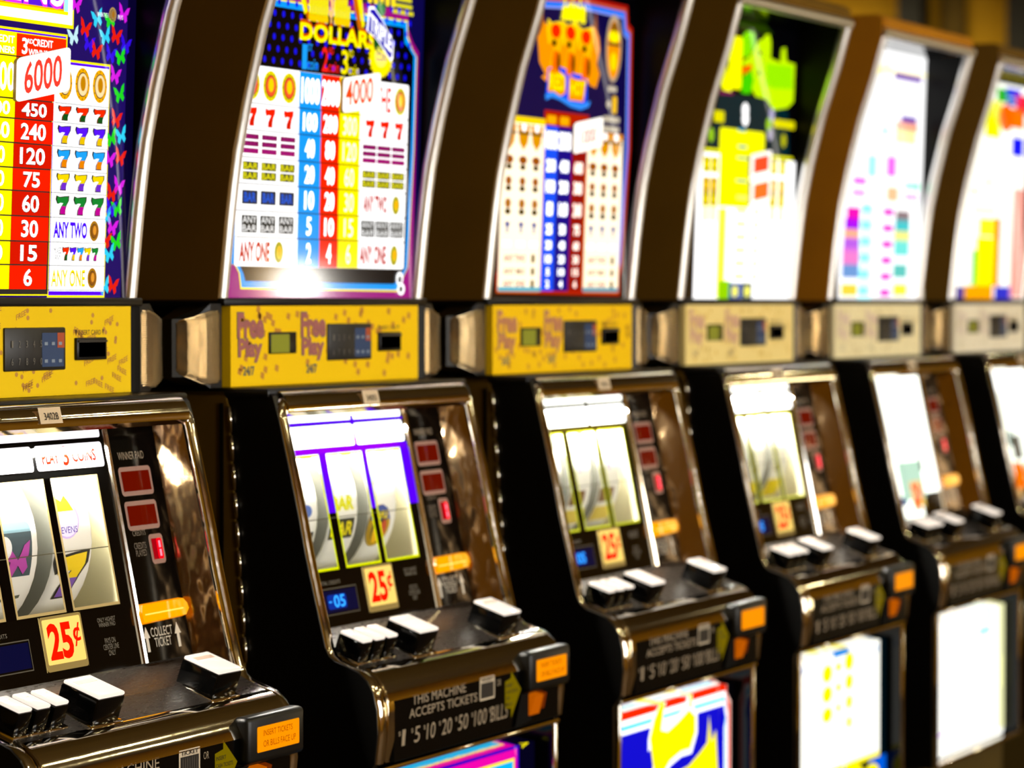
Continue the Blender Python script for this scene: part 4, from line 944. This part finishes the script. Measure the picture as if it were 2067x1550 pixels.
def sym_flames(i):
    a = Art(.0004); x = REELX[i]
    a.ell(x, -.242, .010, .008, plain('c0b8d0', .5), 1); a.rect(x - .03, x + .02, -.298, -.276, plain('7a5430', .5), 1); a.rect(x - .034, x + .034, -.330, -.305, plain('f0d860', .5), 1)
    return a
def sym_pickle(i):
    a = Art(.0004); x = REELX[i]; a.rect(x - .034, x + .034, -.335, -.300, plain('f8e000', .5), 1); a.rect(x - .02, x + .01, -.285, -.275, plain('907860', .5), 1); return a
def video_pale(root):
    a = Art(.0003)
    a.rr(*(-0.1164,0.0048,-0.4093,-0.1323), .010, glow('fafff0', 2.3), 4)
    for q, c, s in zip([(-0.0745,-0.0676,-0.3683,-0.2767),(0.0251,0.0427,-0.3189,-0.2717),(-0.0986,0.0299,-0.3683,-0.2984),(-0.0418,-0.0066,-0.3902,-0.335),(-0.1132,-0.0783,-0.3768,-0.3603)], ['90b0a0', '707868', 'c8f0d8', 'f06050', '2050a0'], [.8, .6, .9, .9, .7]): a.rect(*q, glow(c, s), 5)
    link('video_screen', a.build(on_glass).mesh('video_screen'), root)
def video_bright(root):
    a = Art(.0003); a.rr(-.225, .118, -.26, -.142, .010, glow('fbfff8', 2.3), 4); a.rr(-.225, .118, -.345, -.185, .006, glow('f8fff0', 1.6), 5)
    for q, c, s in zip([(-0.0892,-0.0587,-0.2971,-0.2655),(-0.069,-0.0111,-0.3246,-0.2764),(-0.0918,-0.0309,-0.3847,-0.331),(-0.1442,-0.0674,-0.4383,-0.3786)], ['608878', '7a7468', 'ff7800', 'f8c880'], [.6, .6, 1, 1]): a.rect(*q, glow(c, s), 6)
    link('video_screen', a.build(on_glass).mesh('video_screen'), root)

WARM = plain('fff4d8', .5)
CARD0 = dict(zip(range(6), [0] * 6))
def cardrow(q, txt, col, size): return q
def Cq(tl, tr, br, bl): return (min(tl[0], bl[0]), max(tr[0], br[0]), bl[1], tl[1], br[1], tr[1])
K0 = Cq(*[(0.0082,0.2598),(0.1094,0.2793),(0.1086,0.2314),(0.0084,0.2127)])
K1 = Cq(*[(0.023,0.2845),(0.1202,0.2978),(0.1149,0.2517),(0.0217,0.2402)])
K2 = Cq(*[(0.0141,0.2628),(0.1157,0.2776),(0.1156,0.2329),(0.0141,0.2174)])
K3 = Cq(*[(0.0224,0.2456),(0.1172,0.258),(0.1186,0.2183),(0.0261,0.2066)])
K4 = Cq(*[(0.0265,0.2016),(0.1214,0.2134),(0.1207,0.1727),(0.0281,0.1609)])
def CD(q, t, col, size, sub=None): return (q[0], q[1], q[2], q[3], q[4], q[5], t, col, size)
RT = glow('ff4030', .95); RT2 = glow('ff4a10', 1)
def card(name, n, x0, x1, zl0, zl1, zr0, zr1, txt, tcol, size, parent, _c=card): return _c(name, n, x0, x1, zl0, zl1, zr0, zr1, txt, tcol, size, parent)
JIT = [-.0052, -.0019, .0077, .0061, -.0012, -.0054]
machine(0, JIT[0], 'nearest slot machine, its topper with butterflies, coloured sevens and a 6000 card', dict(side='66460a', art=art_sevens, artlabel='backlit glass with butterflies, sevens and a red pay column',
    cards=[CD(K0, '6000', RT, (.14, .84, .14, .88))], panel=plain('fcd210', .7, 0, .15), ink=plain('c88c30', .6), logo=None, ledge=None, bar=None, bord=plain('b09860', .4), topw=glow('fff8ff', 1.35), say=glow('f01c08', .9), sym=sym_sevens, strip=plain('fbf8f0', .5), rl=1.8, belly=belly_plain, tag='34028'))
LG = plain('a8605c', .6); LE = plain('6a6450', .6)
machine(1, JIT[1], 'second slot machine, topper reading DOLLARS over blue, red and yellow columns, 4000 card', dict(side='66460a', art=art_dollars, artlabel='backlit glass reading DOLLARS above blue, red and yellow columns',
    cards=[CD(K1, '4000', RT2, (.06, .80, .18, .92))], panel=plain('ffd000', .7, 0, .15), ink=plain('cc8a1c', .6), logo=LG, ledge=LE, bar=glow('5c00ff', .9), bord=glow('e8f000', .9), topw=glow('ffffff', 2.4), say=glow('ff5030', 1.1), sym=sym_dollars, strip=plain('fffff8', .5), rl=2.1,
    belly=belly_dollars, bellylabel='purple and pink backlit lower glass with yellow dollar signs', tag='34003'))
machine(2, JIT[2], 'third slot machine, flaming sevens on its dark blue topper and lower glass', dict(side='6a4a0a', art=art_flames, artlabel='backlit dark blue glass with flaming sevens over a ribbon',
    cards=[CD(K2, '1000', glow('ff7a68', 1.1), (.22, .78, .22, .72))], panel=plain('ffcc00', .7, 0, .15), ink=plain('e0a010', .6), logo=plain('c88458', .6), ledge=plain('9a8858', .6), bar=glow('38300a', .5), bord=glow('d8dc30', .9), topw=glow('fffff4', 2.8), say=glow('ff8870', 1.6), sym=sym_flames, strip=plain('fffff4', .5), rl=3.8,
    belly=belly_flames, bellylabel='blue backlit lower glass with yellow flames and red sevens', tag='34012'))
machine(3, JIT[3], 'fourth slot machine, lime green shapes on black above a washed-out yellow pay table', dict(side='6c4c0a', art=art_pickle, artlabel='backlit glass with lime green shapes on black above a yellow and white table',
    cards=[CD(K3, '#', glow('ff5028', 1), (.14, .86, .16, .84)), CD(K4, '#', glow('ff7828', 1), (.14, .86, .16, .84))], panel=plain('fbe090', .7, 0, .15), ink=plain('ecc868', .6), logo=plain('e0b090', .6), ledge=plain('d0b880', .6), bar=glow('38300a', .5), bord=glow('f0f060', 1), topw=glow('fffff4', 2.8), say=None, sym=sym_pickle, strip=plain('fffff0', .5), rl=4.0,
    belly=belly_pickle, bellylabel='white backlit lower glass with yellow ovals', tag='34019'))
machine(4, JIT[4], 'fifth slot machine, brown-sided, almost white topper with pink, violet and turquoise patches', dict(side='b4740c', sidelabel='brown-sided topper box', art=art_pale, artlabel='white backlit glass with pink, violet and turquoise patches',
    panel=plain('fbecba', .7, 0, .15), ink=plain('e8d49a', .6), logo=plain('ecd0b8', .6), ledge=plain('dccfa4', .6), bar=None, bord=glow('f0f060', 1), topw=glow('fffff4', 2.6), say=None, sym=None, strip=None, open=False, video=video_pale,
    belly=belly_pale, bellylabel='nearly white backlit lower glass', tag='34022'))
machine(5, JIT[5], 'farthest slot machine, cut off by the right edge, its topper patched orange, green and blue', dict(side='6a4c10', art=art_bright, artlabel='backlit glass with orange, green, blue and yellow patches',
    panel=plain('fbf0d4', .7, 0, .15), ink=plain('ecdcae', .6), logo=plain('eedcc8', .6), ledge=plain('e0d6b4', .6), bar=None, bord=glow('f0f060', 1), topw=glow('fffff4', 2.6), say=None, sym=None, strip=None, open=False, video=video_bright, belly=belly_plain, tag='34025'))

# ------------------------------------------------------------------ the hall
def wall_mat(h, name, rough=.8, scale=3):
    m, nt, b = new_mat(name); c = rgb(h); tc = nt.nodes.new('ShaderNodeTexCoord'); n = nt.nodes.new('ShaderNodeTexNoise'); n.inputs['Scale'].default_value = scale; n.inputs['Detail'].default_value = 6
    r = nt.nodes.new('ShaderNodeValToRGB'); r.color_ramp.elements[0].color = tuple(x * .7 for x in c) + (1,); r.color_ramp.elements[1].color = tuple(x * 1.25 for x in c) + (1,)
    nt.links.new(tc.outputs['Object'], n.inputs['Vector']); nt.links.new(n.outputs[0], r.inputs[0]); nt.links.new(r.outputs[0], b.inputs['Base Color']); b.inputs['Roughness'].default_value = rough; b.inputs['Specular IOR Level'].default_value = .2
    return m
OL = wall_mat('c8981a', 'ochre_plaster'); CP = wall_mat('4a3410', 'carpet', .95, 9); CE = wall_mat('6a5420', 'ceiling_paint')
X0, X1, Y0, Y1, H = -6, 13, -6, 7, 3.2
struct('floor', MB().box(X0, X1, Y0, Y1, -.1, 0, CP)); struct('ceiling', MB().box(X0, X1, Y0, Y1, H, H + .1, CE))
struct('wall_far', MB().box(X1, X1 + .1, Y0, Y1, 0, H, OL)); struct('wall_back', MB().box(X0, X1, Y1, Y1 + .1, 0, H, OL)); struct('wall_front', MB().box(X0, X1, Y0 - .1, Y0, 0, H, OL))
GL = [glow('fff2dc', 15.0), glow('f0f6ff', 15.0)]
for k, (x, wd) in enumerate(((-2.4, 1.3), (-.4, 1.2), (1.7, 1.3), (3.6, .9))):      # unseen glowing panels with window bars, added to brighten the chrome trim
    m = MB().box(x, x + wd, Y0, Y0 + .01, .95, 2.55, GL[k % 2])
    for q in (0, .5, 1): m.box(x + (wd - .04) * q, x + (wd - .04) * q + .04, Y0, Y0 + .05, .92, 2.58, plain('3a2a10', .6))
    m.box(x, x + wd, Y0, Y0 + .05, .91, .95, plain('3a2a10', .6)); m.box(x, x + wd, Y0, Y0 + .05, 2.55, 2.59, plain('3a2a10', .6))
    struct('window_%d' % (k + 1), m)
m = MB().box(X1 - .01, X1, -4.45, -3.9, .15, .95, glow('fff0c0', 9)); struct('window_5', m)  # unseen glowing panel, added for a bright bar on the fourth bullnose
b = bmesh.new(); bmesh.ops.create_uvsphere(b, u_segments=20, v_segments=12, radius=.11); b.transform(Matrix.Translation((10.85, Y0 + .14, 1.12)))
struct('trim_1', MB().bm(b, glow('fffaf0', 50), True))  # globe lamp out of view, added for the highlight in the second topper glass
for k, (a, b) in enumerate(((3.30, 3.43), (2.72, 2.84))): struct('trim_%d' % (k + 2), MB().box(X1 - .14, X1 - .001, a, b, 0, H, plain('0a0704', .6)))
struct('trim_4', MB().box(X1 - .03, X1 - .001, 3.10, 3.23, 2.3, 3.1, wall_mat('6a5420', 'worn_paint', .8, 9)))
struct('wall_near', MB().box(X0 - .1, X0, Y0, Y1, 0, H, OL))
